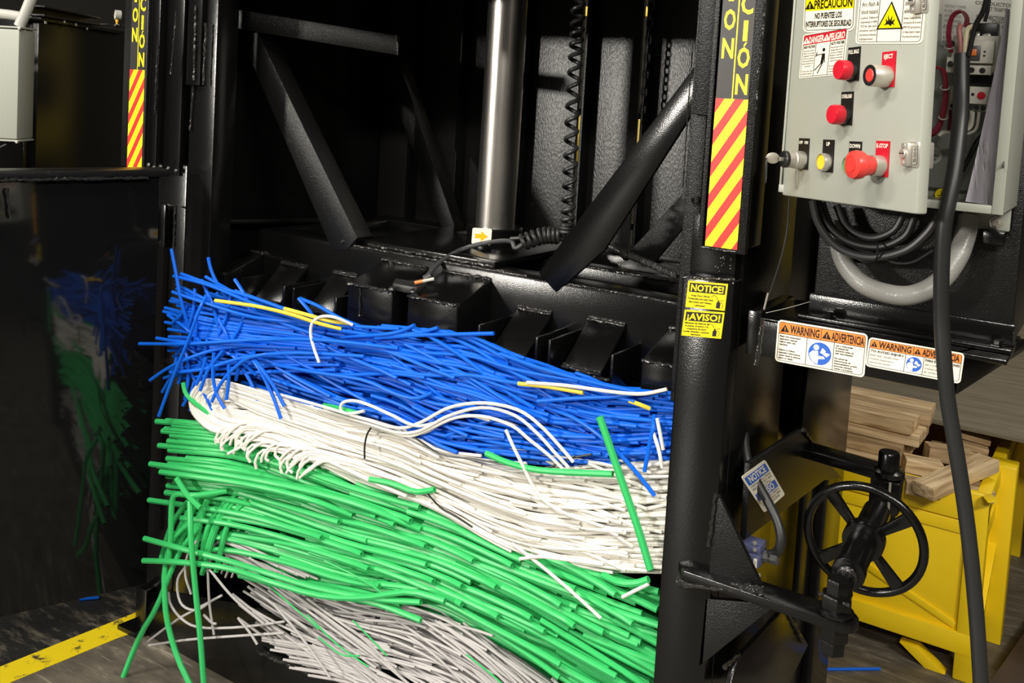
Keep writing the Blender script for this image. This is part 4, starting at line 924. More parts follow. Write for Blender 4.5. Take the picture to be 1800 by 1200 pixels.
wires('wire_bundle', ((1642, 118), (1656, 122), (1662, 145), (1661, 180), (1653, 215), (1640, 234), (1620, 240)), YC - .005, 12, .0019, 'maroon', 4, label='thick maroon wire loom bending left')
wires('wire_bundle', ((1672, 194), (1671, 215), (1668, 232)), YC + .01, 4, .0019, 'maroon', 3, 10)
wires('wire_bundle', ((1710, 196), (1706, 222), (1690, 230), (1660, 232), (1650, 238)), YC + .004, 3, .0022, 'cream', 3, label='white wires turning left under the relay'); wires('wire_bundle', ((1720, 196), (1714, 226), (1700, 234), (1690, 236)), YC + .006, 2, .0022, 'cream', 3)
wires('wire_bundle', ((1728, 236), (1716, 252), (1700, 282), (1690, 300)), YC + .02, 3, .0024, 'blackp', 4, label='black wires falling behind the cable')
wires('wire_bundle', ((1612, 348), (1630, 352), (1650, 352), (1662, 338)), YC + .02, 2, .0018, 'maroon', 2)
wires('earth_wire', ((1628, 351), (1648, 354), (1668, 340)), YC + .01, 1, .0018, 'white', 1)
for q in ((1661, 154), (1658, 206), (1668, 82)):
    obj('cable_tie', tube(NB(), [pY(q[0] + 8 * math.cos(t), q[1] + 4 * math.sin(t), YC - .012 - .012 * math.sin(t)) for t in [2 * math.pi * i / 14 for i in range(15)]], .0011, 5), K['s_lgrey'], enc)
obj('side_screw', lathe(NB(), pY(1789, 31, YE + .02), (0, -1, 0), [(.0062, 0), (.0062, .002), (.005, .004), (0, .0045)], 12), K['steel'], enc)
obj('catch_slot', prism(NB(), [pX(*q, xe1 - .0045) for q in ((1766, 300), (1772, 284), (1773, 276), (1768, 278), (1764, 290))], (-.002, 0, 0), 0), K['s_grey'], enc)
# paper folded in the box
paper = thing('folded_paper', 'pale lilac folded sheet standing in the open control box', 'paper', tuple(pY(1740, 352, YE + .03)))
bm = NB(); rows = []
for i in range(13):
    t = i / 12; y_ = 14 + 340 * t; xl_ = 1768 - 71 * t ** 1.15; xr_ = 1792 - 42 * t; row = []
    for j in range(7):
        s_ = j / 6; yd = YE + .02 + .03 * s_ + .006 * math.sin(s_ * math.pi); x = xl_ + (xr_ - xl_) * s_
        row.append(bm.verts.new(pY(min(x, 1775 - (y_ - 14) * .06), y_ + 8 * s_, yd)))
    rows.append(row)
fs = [bm.faces.new((rows[i][j], rows[i][j + 1], rows[i + 1][j + 1], rows[i + 1][j])) for i in range(12) for j in range(6)]
bmesh.ops.solidify(bm, geom=fs, thickness=.0012); obj('sheet', bm, K['paper'], paper)

# ---- cables about the enclosure
def hose_thing(name, label, cat, pts, r, m, n=40, sides=12):
    """pts: (px, py, Y)."""
    P_ = spline([pY(*p) for p in pts], n); return tag(obj(name, tube(NB(), P_, r, sides), K[m], base=tuple(P_[0])), label, cat)
pc = thing('power_cable', 'thick black power cable hanging out of the control box to the floor', 'cable', tuple(pY(1690, 98, YC - .04)))
P_ = spline([pY(*q) for q in ((1691, 96, 1.66), (1690, 160, 1.645), (1687, 220, 1.62), (1678, 300, 1.597), (1668, 352, 1.585), (1659, 400, 1.58), (1655, 480, 1.585), (1655, 560, 1.595), (1660, 640, 1.60), (1667, 710, 1.61), (1682, 800, 1.62), (1696, 890, 1.63), (1708, 990, 1.635), (1717, 1090, 1.64), (1724, 1200, 1.64), (1731, 1330, 1.64))], 90)
obj('sheath', tube(NB(), P_, .0118, 16), K['rubber'], pc)
for k, (m, pts) in enumerate((('pink', ((1690, 100), (1688, 70), (1686, 52), (1690, 42))), ('creamw', ((1697, 98), (1698, 70), (1701, 52), (1712, 45))), ('blackp', ((1702, 98), (1708, 70), (1716, 42), (1728, 20), (1736, -10))))):
    obj('core', tube(NB(), spline([pY(x, y, 1.66 - .004 * k) for x, y in pts], 14), .0042 if k < 2 else .004, 8), K[m], pc, ('faded red core', 'cream core', 'black core')[k])
obj('core', tube(NB(), spline([pY(x, y, 1.67) for x, y in ((1731, 38), (1736, 20), (1740, -10))], 8), .0028, 8), K['blackp'], pc)
hose_thing('flexible_conduit', 'grey ribbed conduit hanging in a deep loop under the control box', 'conduit', ((1472, 395, 1.76), (1474, 425, 1.74), (1486, 464, 1.72), (1515, 498, 1.70), (1560, 516, 1.70), (1605, 518, 1.70), (1650, 496, 1.72), (1682, 454, 1.74), (1698, 410, 1.76), (1703, 380, 1.77)), .0165, 'conduit', 60, 16)
cbl = 'loops of black cable tied under the control box'
for i, pts in enumerate((((1428, 352), (1440, 395), (1475, 436), (1530, 452), (1590, 440), (1630, 408), (1650, 375)), ((1436, 352), (1450, 390), (1490, 424), (1545, 434), (1590, 415), (1608, 380)), ((1444, 356), (1462, 400), (1500, 440), (1560, 447), (1625, 425), (1648, 398)), ((1430, 356), (1448, 412), (1490, 450), (1540, 456), (1580, 450)), ((1470, 360), (1490, 400), (1530, 418), (1570, 405), (1590, 372)))):
    o = hose_thing('control_cable', ['outermost black cable loop under the control box, running furthest right', 'black cable loop under the control box ending behind the door corner', 'black cable loop under the control box, second from outside', 'lowest short black cable under the control box', 'innermost small black cable loop under the control box'][i], 'cable', [(x, y, 1.70 + .012 * i) for x, y in pts], .0068, 'cableg' if i != 1 else 'rubber', 36, 10); o['group'] = cbl
hose_thing('control_cable', 'thin glossy cable sagging beneath the cable loops', 'cable', ((1552, 452, 1.71), (1575, 462, 1.71), (1605, 460, 1.71), (1640, 440, 1.71)), .002, 'cableg', 20, 6)
ct = hose_thing('cable_tie', 'black zip tie around the cable loops', 'cable tie', [(1538 + 5 * math.cos(t), 440 + 17 * math.sin(t), 1.70 - .016 * math.cos(t)) for t in [2 * math.pi * i / 16 for i in range(17)]], .0016, 'blackp', 34, 6)
hose_thing('thin_wire', 'thin black wire with a bright end running down to the shelf corner', 'wire', ((1388, 346, 1.66), (1384, 400, 1.66), (1374, 450, 1.66), (1358, 500, 1.665), (1343, 545, 1.67)), .0014, 'rubber', 30, 6)
hose_thing('wire_end', 'bare bright tip of the thin wire above the shelf corner', 'wire', ((1350, 515, 1.664), (1343, 543, 1.668)), .0018, 'steel', 6, 6)
hose_thing('ground_wire', 'hair-thin wire stretched from the shelf corner to the cabinet foot', 'wire', ((1346, 550, 1.70), (1385, 541, 1.73), (1424, 530, 1.76)), .0007, 'steel', 14, 5)

# ================================================================== TURNBUCKLE WITH HANDWHEEL
tb0 = pY(1472, 985, YF + .002); ztb = tb0.z
YW = 1.86
wc = pY(1524, 932, YW)
turn = thing('door_turnbuckle', 'black screw turnbuckle with a four spoked handwheel closing the baler door', 'turnbuckle', (tb0.x, YF, ZBR))
def tpart(name, bm, m='black', parent=None): return obj(name, bm, K[m], parent or turn)
pin = Vector((pY(1470, 1062, YF).x, YF, ZBR))
tpart('pivot_bolt', lathe(NB(), pin - Vector((0, 0, .052)), (0, 0, 1), [(.019, 0), (.021, .002), (.021, .022), (.019, .024), (.024, .025), (.026, .028), (.026, .05)], 6))
tpart('pivot_washer', lathe(NB(), pin + Vector((0, 0, .018)), (0, 0, 1), [(.029, 0), (.030, .002), (.030, .006), (.025, .008)], 28))
tpart('pivot_nut', lathe(NB(), pin + Vector((0, 0, .024)), (0, 0, 1), [(.025, 0), (.027, .003), (.027, .024), (.025, .028), (.020, .030), (.020, .052), (.018, .055)], 6))
tpart('weld_bead', bead(NB(), pin + Vector((-.028, -.010, .048)), pin + Vector((.024, -.018, .046)), .004), 'weld')
far = pY(1556, 868, 2.05); ax = (wc - pin - Vector((0, 0, .04))); st = pin + Vector((0, 0, .045)); dirx = (far - st).normalized()
L_ = (far - st).length
tpart('eye_bolt', lathe(NB(), st, dirx, [(.018, -.01), (.020, 0), (.022, .02), (.017, .03), (.017, .06)], 24))
prof = [(.0145, .04)]
for i in range(9): h_ = .05 + i * .006; prof += [(.0145, h_), (.0175, h_ + .002), (.0145, h_ + .004)]
tpart('screw_thread', lathe(NB(), st, dirx, prof + [(.0145, .12)], 20), 'weld')
tpart('sleeve', lathe(NB(), st, dirx, [(.022, .075), (.029, .078), (.029, .094), (.026, .098), (.026, L_ - .08), (.0235, L_ - .075)], 32))
# wheel
wheel = bpy.data.objects.new('handwheel', None); COL.objects.link(wheel); wheel.parent = turn
wn = dirx.copy(); wn = (wn + Vector((0, -.0, 0))).normalized(); wa = wn.cross(Vector((0, 0, 1))).normalized(); wb = wa.cross(wn) * -1
hub = st + dirx * ((wc - st).dot(dirx)); RW = (pY(1635, 945, YW) - pY(1411, 925, YW)).length / 2
RW *= .985
bm = NB(); tube(bm, [hub + (wa * math.cos(t) + wb * math.sin(t)) * (RW - .009) for t in [2 * math.pi * i / 56 for i in range(57)]], .0085, 12)
bmesh.ops.remove_doubles(bm, verts=bm.verts, dist=1e-5); tpart('rim', bm, parent=wheel)
tpart('hub', lathe(NB(), hub - dirx * .016, dirx, [(.027, 0), (.037, .001), (.038, .004), (.038, .026), (.036, .030), (.027, .031)], 32), parent=wheel)
for k in range(4):
    a = math.radians(50 + 90 * k); dv = wa * math.cos(a) + wb * math.sin(a); tv = wa * -math.sin(a) + wb * math.cos(a)
    tpart('spoke', hexa(NB(), [hub + dv * .034 - tv * .0085 - wn * .005, hub + dv * .034 + tv * .0085 - wn * .005, hub + dv * .034 + tv * .0085 + wn * .005, hub + dv * .034 - tv * .0085 + wn * .005, hub + dv * (RW - .008) - tv * .0125 - wn * .006, hub + dv * (RW - .008) + tv * .0125 - wn * .006, hub + dv * (RW - .008) + tv * .0125 + wn * .006, hub + dv * (RW - .008) - tv * .0125 + wn * .006], .002), parent=wheel)
# far clevis and its arm
tpart('far_clevis', box(NB(), far + Vector((-.028, -.02, -.035)), far + Vector((.030, .035, .035)), .006))
tpart('far_pin', lathe(NB(), far + Vector((0, .008, -.05)), (0, 0, 1), [(.010, -.03), (.013, -.028), (.013, 0), (.022, .002), (.022, .085), (.032, .088), (.033, .098), (.021, .102), (.021, .132), (.019, .136)], 16))
arm0 = pY(1442, 840, 2.08)
bm = NB(); hexa(bm, [(-.56, 2.06, far.z + .028), (far.x, 2.03, far.z + .030), (far.x, 2.09, far.z + .030), (-.56, 2.12, far.z + .028), (-.56, 2.06, far.z + .048), (far.x, 2.03, far.z + .050), (far.x, 2.09, far.z + .050), (-.56, 2.12, far.z + .048)], .003); bpart('turnbuckle_arm', bm=bm)
tpart('cotter_pin', tube(NB(), [far + Vector((.012, -.025, .035)), far + Vector((.014, -.028, -.05))], .0025, 6), 'steel')

# ================================================================== LIMIT SWITCH
lim = thing('limit_switch', 'blue grey limit switch with a cable gland behind the latch gusset', 'switch', tuple(pY(1330, 1000, 1.74)))
a, b = pY(1296, 962, 1.72), pY(1334, 1000, 1.72)
obj('switch_body', box(NB(), (a.x - .03, 1.72, b.z), (b.x, 1.765, a.z - .004), .002), K['bluegray'], lim)
obj('switch_head', box(NB(), (a.x - .03, 1.722, a.z - .004), (b.x - .001, 1.763, a.z + .012), .003), K['bluegray'], lim)
obj('gland', lathe(NB(), (b.x, 1.742, pY(1340, 976, 1.742).z), (1, 0, .1), [(.009, 0), (.011, .001), (.011, .010), (.0095, .011), (.0095, .014), (.0125, .015), (.0125, .026), (.010, .028)], 8), K['darkgrey'], lim)
for q in ((1327, 954), (1327, 966), (1334, 1010)): obj('screw', lathe(NB(), pY(*q, 1.7195), (0, -1, 0), [(.0038, 0), (.0038, .002), (0, .003)], 10), K['steel'], lim)
s = Sticker(pY(1325, 981, 1.7195), pY(1331, 982, 1.7195), pY(1324, 997, 1.7195), 6, 16); s.base(K['s_white']); s.rect(2, 3, 2.6, 13, K['s_black']); s.rect(3.6, 4, 4.1, 12, K['s_black']); s.done('rating_label', lim)
hose_thing('switch_cable', 'black rubber cable curving up from the limit switch', 'cable', ((1352, 975, 1.742), (1366, 970, 1.742), (1373, 948, 1.742), (1366, 915, 1.75), (1348, 878, 1.76), (1328, 842, 1.77), (1314, 808, 1.78), (1307, 760, 1.79)), .0088, 'rubber', 40, 12)

# ================================================================== BIN WITH TIMBER
BX, BY, BZ = -.245, 2.90, .535
bl = -1.25; BYB = 3.95
ybin = thing('timber_bin', 'yellow painted steel bin on legs holding timber offcuts', 'bin', ((bl + BX) / 2, 3.4, 0))
def ypart(name, bm, m='ybin', label=None): return obj(name, bm, K[m], ybin, label)
ypart('front_panel', box(NB(), (bl, BY + .006, .12), (BX - .03, BY + .018, BZ - .02), .001))
ypart('top_rail', box(NB(), (bl, BY - .004, BZ - .085), (BX, BY + .024, BZ), .004))
ypart('mid_rail', box(NB(), (bl, BY, BZ - .125), (BX - .04, BY + .02, BZ - .088), .003))
ypart('bottom_rail', box(NB(), (bl, BY - .008, .075), (BX, BY + .04, .135), .004))
ypart('corner_post', box(NB(), (BX - .052, BY - .006, .0), (BX, BY + .05, BZ - .03), .004))
ypart('corner_post', box(NB(), (bl, BY - .006, .0), (bl + .05, BY + .05, BZ - .03), .004))
P_ = [pY(1580, 1128, BY), pY(1612, 1137, BY), pY(1690, 1215, BY), pY(1665, 1215, BY)]
ypart('leg_brace', prism(NB(), P_, (0, .04, 0), .002))
ypart('diagonal_rib', prism(NB(), [pY(1500, 985, BY), pY(1506, 976, BY), pY(1680, 1094, BY), pY(1676, 1104, BY)], (0, .012, 0), .001))
ypart('side_top_rail', box(NB(), (BX - .036, BY + .024, BZ - .055), (BX, BYB, BZ), .004))
ypart('side_rail', box(NB(), (BX - .03, BY + .05, .08), (BX - .006, BYB, .14), .003))
ypart('side_rail', box(NB(), (BX - .03, BY + .05, BZ - .16), (BX - .006, BYB, BZ - .11), .003))
ypart('side_panel', box(NB(), (BX - .034, BY + .05, .12), (BX - .028, BYB, BZ - .04), .001))
ypart('side_brace', beam(NB(), (BX - .017, BY + .05, .15), (BX - .017, BY + .46, BZ - .12), .045, .02, bev=.002))
ypart('side_brace', beam(NB(), (BX - .017, BY + .10, .11), (BX - .017, BY + .46, BZ - .25), .03, .02, bev=.002))
pl = pZ(1766, 1131, 0); ypart('side_post', box(NB(), (BX - .03, 3.17, .0), (BX + .04, 3.25, BZ + .005), .004))
ypart('side_post', box(NB(), (BX - .03, BYB - .08, .0), (BX + .03, BYB, BZ), .004)); ypart('back_panel', box(NB(), (bl, BYB - .02, .1), (BX, BYB, BZ), .002)); ypart('floor_plate', box(NB(), (bl, BY + .02, .13), (BX - .034, BYB - .02, .14), .001)); ypart('side_panel', box(NB(), (bl, BY + .02, .1), (bl + .012, BYB, BZ), .002))
bm = NB(); prism(bm, [pZ(1727, 873, BZ + .001), pZ(1741, 868, BZ + .001), pZ(1757, 883, BZ + .001), pZ(1736, 884, BZ + .001)], (0, 0, .003), .001); ypart('corner_tab', bm)

# timber: each board its own thing; ends and lengths differ
WN = 0
def board(label, p, q, w, h, m='wood', roll=0, group='timber offcuts in the yellow bin'):
    """board from end p to end q (world), width w (horizontal), thickness h; origin at its centre, long axis local x."""
    global WN; WN += 1
    p, q = Vector(p), Vector(q); d = (q - p); L = d.length; d.normalize(); up = Vector((0, 0, 1)); s = up.cross(d).normalized(); t = d.cross(s)
    me = bpy.data.meshes.new('timber_board'); bm = NB(); box(bm, (-L / 2, -w / 2, -h / 2), (L / 2, w / 2, h / 2), .0025); bm.to_mesh(me); bm.free(); me.materials.append(K[m]); finish(me)
    o = bpy.data.objects.new('timber_board', me); COL.objects.link(o)
    o.matrix_world = Matrix.Translation((p + q) / 2) @ Matrix((d, s, t)).transposed().to_4x4() @ Matrix.Rotation(math.radians(roll), 4, 'X')
    tag(o, label, 'board', group); return o
# left stack: levels step back as they rise
names = {}
def tl(lev, r): return ['lowest', 'second', 'third', 'fourth', 'fifth', 'top'][lev]
for lev in range(6):
    z0 = .415 + .0375 * lev; yf = 2.965 + max(0, lev - 1) * .036; r = 0; y_ = yf
    while y_ < 3.30 and r < 4:
        w = (.062, .088, .075)[(lev + r) % 3]; xe = (-.50, -.475, -.485, -.455, -.445, -.43)[lev] - .035 + random.uniform(-.018, .018)
        vis = r == 0 or lev >= 4
        if vis or r == 1:
            board('%s board of the left pine stack, %s from its front' % (tl(lev, r), ['first', 'second', 'third', 'fourth'][r]), (-1.2, y_ + w / 2, z0 + .019), (xe, y_ + w / 2, z0 + .019), w, .036, 'wood' if (lev + r) % 3 else 'wood2', random.uniform(-1.5, 1.5))
        y_ += w + .004; r += 1
board('short pine block with a sawn end on top of the left stack', (-.74, 3.10, .622), (-.485, 3.095, .622), .06, .042, 'wood', 2)
# right half: flat boards, a stepped row behind and loose offcuts on top
for r in range(4):
    y_ = 2.975 + r * .1; board('flat weathered board in the right half of the bin, %s from its front' % ['first', 'second', 'third', 'fourth'][r], (-.46, y_, .492 + .004 * r), (-.298, y_ + .012, .492 + .005 * r), .092, .04, 'wood2')
for r in range(6):
    y_ = 3.14 + .034 * r; board('%s board up in the stepped row before the plywood' % ['first', 'second', 'third', 'fourth', 'fifth', 'sixth'][r], (-.43 + .006 * r, y_, .47 + r * .020), (-.297, y_ + .02, .462 + r * .019), .05, .018, 'wood' if r % 2 else 'wood2')
a, b = pZ(1622, 862, .545), pZ(1738, 812, .575)
board('diagonal pine offcut lying crosswise on top of the loose boards', a, b, .066, .036)
a, b = pZ(1588, 812, .55), pZ(1655, 826, .54)
board('short pine block end beside the diagonal offcut', a, b, .06, .04)
a, b = pZ(1628, 792, .56), pZ(1705, 804, .55)
board('knotty round ended offcut under the plywood edge', a, b, .05, .045, 'wood2')
a, b = pZ(1590, 850, .53), pZ(1650, 862, .525)
board('split grey offcut behind the handwheel pin', a, b, .07, .032, 'wood2')
a, b = pZ(1690, 856, .52), pZ(1745, 868, .515)
board('brown offcut lying in the front right corner of the bin', a, b, .08, .03, 'wood2')
# plywood sheet over the back of the bin
e = pZ(1700, 749, .615)
bm = NB(); box(bm, (-1.9, e.y, .60), (.9, e.y + 2.4, .615), .002)
tag(obj('plywood_sheet', bm, K['ply'], base=(-.5, e.y + 1.2, .60)), 'wide weathered plywood sheet above the back of the yellow bin', 'sheet')
tr = thing('sheet_trestle', 'dark trestle carrying the plywood sheet behind the bin', 'trestle', (-.3, 4.6, 0))
for x in (-1.7, .75):
    for y_ in (4.15, 5.3):
        bm = NB(); box(bm, (x, y_, 0), (x + .06, y_ + .06, .60), .003); obj('leg', bm, K['rust'], tr)
post = pY(1799, 520, 5.9)
bm = NB(); box(bm, (post.x, 5.9, 0), (post.x + .14, 6.0, 2.6), .004); tag(obj('steel_column', bm, K['yrack'], base=(post.x + .07, 5.95, 0)), 'yellow steel column standing beyond the shelf end', 'column')
q = pY(1488, 680, 3.26); bm = NB(); box(bm, (q.x - .04, 3.995, 0), (q.x + .01, 4.05, 1.3), .003)
bm.free(); q = pY(1489, 680, 6.2); bm = NB(); box(bm, (q.x - .1, 6.2, 0), (q.x + .015, 6.3, 1.6), .003); tag(obj('guard_post', bm, K['yrack'], base=(q.x, 6.25, 0)), 'slim yellow post far behind the timber stack', 'post')
# rusty plate on the floor, lower right
bm = NB(); a, b = pZ(1742, 1210, .02), pZ(1812, 1108, .02); d_ = (b - a); a = a - d_ * .6; b = b + d_ * 1.5
prism(bm, [a, b, b + Vector((.9, -.1, 0)), a + Vector((.9, -.1, 0))], (0, 0, .03), .003)
tag(obj('ramp_plate', bm, K['rust'], base=tuple(a)), 'rusty brown steel ramp plate on the floor beside the yellow bin', 'plate')

# ================================================================== PLASTIC TUBES (the bale)
def interp(G, x):
    if x <= G[0][0]: (a, b), (c, d) = G[0], G[1]
    elif x >= G[-1][0]: (a, b), (c, d) = G[-2], G[-1]
    else:
        for (a, b), (c, d) in zip(G, G[1:]):
            if a <= x <= c: break
    return b + (d - b) * (x - a) / (c - a)
def sm(G, x): return (interp(G, x - 28) + interp(G, x - 14) + interp(G, x) + interp(G, x + 14) + interp(G, x + 28)) / 5
YSG = [(220, 1.585), (330, 1.60), (400, 1.625), (470, 1.655), (600, 1.675), (760, 1.695), (950, 1.715), (1200, 1.738)]
def Ys(x): return interp(YSG, max(200, min(1210, x)))
TR_ = dict(blue=.0043, white=.0036, green=.0070, gray=.0031, yellowt=.0044)
def tube_obj(name, P3, r, m, label, cat, group=None, sides=8):
    if group:
        a, b = P3[0].x, P3[-1].x; mid = (a + b) / 2; L_ = sum((q - p).length for p, q in zip(P3, P3[1:]))
        where = 'by the door post' if mid < -1.83 else 'below the square blocks' if mid < -1.45 else 'below the third wedge plate' if mid < -1.1 else 'by the door jamb'
        m_ = P3[len(P3) // 2]; v_ = m_ - CO; z_ = v_.dot(FW); mx, my = CX + FPX * v_.dot(RT) / z_, CY - FPX * v_.dot(UP) / z_
        gA, gB = dict(blue=(B0, B1), white=(W0, W1), green=(G0, G1), gray=(R0, R1))[m]; q_ = (my - sm(gA, mx)) / max(20, sm(gB, mx) - sm(gA, mx))
        label = ('short ' if L_ < .22 else 'long ' if L_ > .6 else '') + label.replace(' in the', (' high' if q_ < .33 else ' midway' if q_ < .66 else ' low') + ' in the') + ', ' + where
    off = P3[len(P3) // 2]; bm = NB(); tube(bm, [p - off for p in P3], r, sides, hollow=True)
    me = bpy.data.meshes.new(name); bm.to_mesh(me); bm.free(); me.materials.append(K[m]); finish(me, 40)
    o = bpy.data.objects.new(name, me); COL.objects.link(o); o.location = off
    return tag(o, label, cat, group)
def path_px(pts, n):
    """pts: (px, py, depth offset towards the viewer [m]) -> smooth world path on the bale's front."""
    S = spline([Vector(p if len(p) == 3 else (p[0], p[1], .05)) for p in pts], n)
    return [pY(v.x, v.y, Ys(v.x) - v.z) for v in S]
B0 = [(250, 470), (300, 484), (330, 490), (420, 519), (500, 545), (600, 572), (700, 584), (830, 594), (880, 622), (960, 648), (1060, 674), (1190, 690)]
B1 = [(250, 640), (290, 650), (340, 660), (440, 676), (520, 708), (600, 732), (700, 748), (760, 792), (850, 806), (950, 812), (1050, 816), (1190, 806)]
W0 = [(310, 655), (335, 664), (440, 676), (520, 706), (600, 726), (700, 745), (760, 786), (850, 806), (950, 814), (1050, 816), (1190, 800)]
W1 = [(310, 690), (345, 715), (400, 775), (480, 800), (560, 826), (650, 862), (770, 900), (860, 952), (940, 988), (1040, 1004), (1190, 1012)]
G0 = [(250, 690), (300, 705), (340, 722), (400, 752), (480, 786), (640, 850), (770, 895), (900, 950), (1000, 985), (1190, 1045)]
G1 = [(250, 985), (300, 980), (400, 985), (500, 1012), (600, 1046), (700, 1060), (780, 1080), (850, 1122), (930, 1165), (1000, 1210), (1190, 1330)]
R0 = [(330, 955), (380, 950), (440, 985), (520, 1030), (620, 1060), (720, 1062), (800, 1085), (900, 1145), (1000, 1215), (1100, 1300)]
R1 = [(330, 1045), (400, 1075), (460, 1120), (500, 1150), (560, 1190), (640, 1225), (760, 1290), (900, 1380), (1000, 1450)]
def cap_end(P3):
    """cut off, just inside the door jamb, whatever would run into it."""
    out = []; lim = -.4035
    for i, p in enumerate(P3):
        if p.x / p.y <= lim: out.append(p)
        else:
            if out:
                q = out[-1]; f0, f1 = q.x - lim * q.y, p.x - lim * p.y; out.append(q.lerp(p, f0 / (f0 - f1)))
            break
    return out if len(out) > 3 else P3[:4]
def layer_path(gA, gB, x0, x1, v, dv, off, doff, wob, n=None, kick=0):
    n = n or max(7, int(abs(x1 - x0) / 32) + 3); out = []; ph = random.uniform(0, 6.28)
    for i in range(n):
        t = i / (n - 1); x = x0 + (x1 - x0) * t; vv = max(-.03, min(1.03, v + dv * (t - .5)))
        y = sm(gA, x) + (sm(gB, x) - sm(gA, x)) * vv + wob * math.sin(ph + t * 3.5)
        # free left ends fan out
        if x < 380: y += kick * ((380 - x) / 90) ** 2
        yw = Ys(x) - off - doff * (t - .5); out.append(pY(x, y, min(yw, 1.648) if x < 405 else yw))
    return cap_end(out)
LAY = {}
def layer(key, gA, gB, n, length, xr, vr, dvr, offr, name, lab, cat, grp, mk, rv=.08, skew=0, kick=(0, 0), endpush=None):
    for i in range(n):
        L = random.uniform(*length); x0 = random.uniform(xr[0], xr[1] - L * .35); x1 = x0 + L
        v = random.uniform(*vr); dv = random.gauss(skew, dvr); off = offr[0] + (offr[1] - offr[0]) * (i / max(1, n - 1)) + random.uniform(-.004, .004)
        tot = gB[-1][1] - gA[-1][1]
        P3 = layer_path(gA, gB, x0, x1, v, dv, off, random.uniform(-.012, .032), random.uniform(0, 5), kick=random.uniform(*kick))
        tube_obj(name, P3, TR_[mk] * random.uniform(1 - rv, 1 + rv), mk, lab, cat, grp)
def core(key, gA, gB, n, length, xr, vr, dvr, depth, name, lab, cat, mk, skew=0):
    bm = NB()
    for i in range(n):
        L = random.uniform(*length); x0 = random.uniform(xr[0], xr[1] - L * .5); off = -random.uniform(*depth)
        P3 = layer_path(gA, gB, x0, x0 + L, random.uniform(*vr), random.gauss(skew, dvr), off, 0, 3)
        tube(bm, P3, TR_[mk] * 1.05, 6)
    o = obj(name, bm, K[mk], base=tuple(pY(760, (sm(gA, 760) + sm(gB, 760)) / 2, Ys(760)))); tag(o, lab, cat, kind='stuff')
# hidden depth of each layer
core('blue', B0, B1, 240, (300, 600), (345, 1190), (.04, .96), .12, (.004, .09), 'packed_blue_tubes', 'dense inner mass of blue tubes behind the loose front ones', 'tubes', 'blue')
core('white', W0, W1, 220, (400, 700), (362, 1190), (.10, .86), .08, (-.012, .06), 'packed_white_tubes', 'dense inner mass of white tubes behind the front strands', 'tubes', 'white')
core('green', G0, G1, 170, (350, 700), (330, 1190), (.05, .95), .08, (.006, .10), 'packed_green_tubes', 'dense inner mass of green tubes behind the front ones', 'tubes', 'green')
core('gray', R0, R1, 200, (300, 600), (440, 1100), (.04, .92), .12, (.0, .07), 'packed_gray_tubes', 'dense inner mass of grey tubes behind the loose front ones', 'tubes', 'gray')
# ---- grey layer (lowest)
gl, gg = 'thin grey tube in the lowest layer', 'grey tubes in the lowest layer'
layer('gray', R0, R1, 200, (150, 420), (400, 1080), (.02, .96), .16, (.004, .034), 'gray_tube', gl, 'tube', gg, 'gray', skew=.03)
for i in range(26):      # crossing ones
    x = random.uniform(430, 900); L = random.uniform(110, 260); y = sm(R0, x) + (sm(R1, x) - sm(R0, x)) * random.uniform(.05, .6)
    tube_obj('gray_tube', cap_end(path_px([(x, y, .03), (x + L * .5, y + L * .36, .04), (x + L, y + L * random.uniform(.65, .9), .034)], 9)), TR_['gray'], 'gray', gl, 'tube', gg)
for i in range(26):      # cut ends at the lower left
    x = random.uniform(455, 560); y = 1118 + (x - 455) * .62 + random.uniform(-10, 22); L = random.uniform(130, 260)
    tube_obj('gray_tube', path_px([(x, y, .03), (x + L * .5, y + L * .10, .034), (x + L, y + L * .34, .03)], 9), TR_['gray'], 'gray', gl, 'tube', gg)
for i in range(16):      # the patch between the green ones
    x = random.uniform(370, 430); y = 945 + (x - 370) * .2 + random.uniform(-4, 26); L = random.uniform(60, 150)
    tube_obj('gray_tube', path_px([(x - 22, y + 34, .0), (x - 8, y + 6, .01), (x + 20, y + 6, .022), (x + L, y + L * .42, .03)], 10), TR_['gray'], 'gray', gl, 'tube', gg)
# ---- green layer
gl2, gg2 = 'thick green tube in the green layer', 'green tubes in the middle layer'
layer('green', G0, G1, 52, (300, 620), (330, 1185), (.02, .95), .08, (.002, .020), 'green_tube', gl2, 'tube', gg2, 'green', kick=(-12, 12))
layer('green', G0, G1, 62, (260, 560), (285, 900), (.03, .92), .10, (.010, .036), 'green_tube', gl2, 'tube', gg2, 'green', skew=-.04, kick=(-16, 16))
layer('green', G0, G1, 24, (240, 420), (640, 1185), (.02, .88), .09, (.016, .036), 'green_tube', gl2, 'tube', gg2, 'green', skew=.05)
for i in range(30):      # short upper left ends
    y = 735 + i * 4.4 + random.uniform(-6, 6); x = random.uniform(272, 330); L = random.uniform(140, 260)
    tube_obj('green_tube', path_px([(x, y, .03), (x + L * .5, y + L * .05, .03), (x + L, y + L * .17, .012)], 9), TR_['green'], 'green', gl2, 'tube', gg2)
for i in range(12):      # stubs pointing down at the lower left
    x = 268 + i * 8 + random.uniform(-6, 6); y = 905 + random.uniform(-30, 40)
    tube_obj('green_tube', path_px([(x + 75, y - 60, .02), (x + 40, y - 12, .03), (x + random.uniform(8, 24), y + random.uniform(40, 80), .035)], 8), TR_['green'], 'green', gl2, 'tube', gg2)
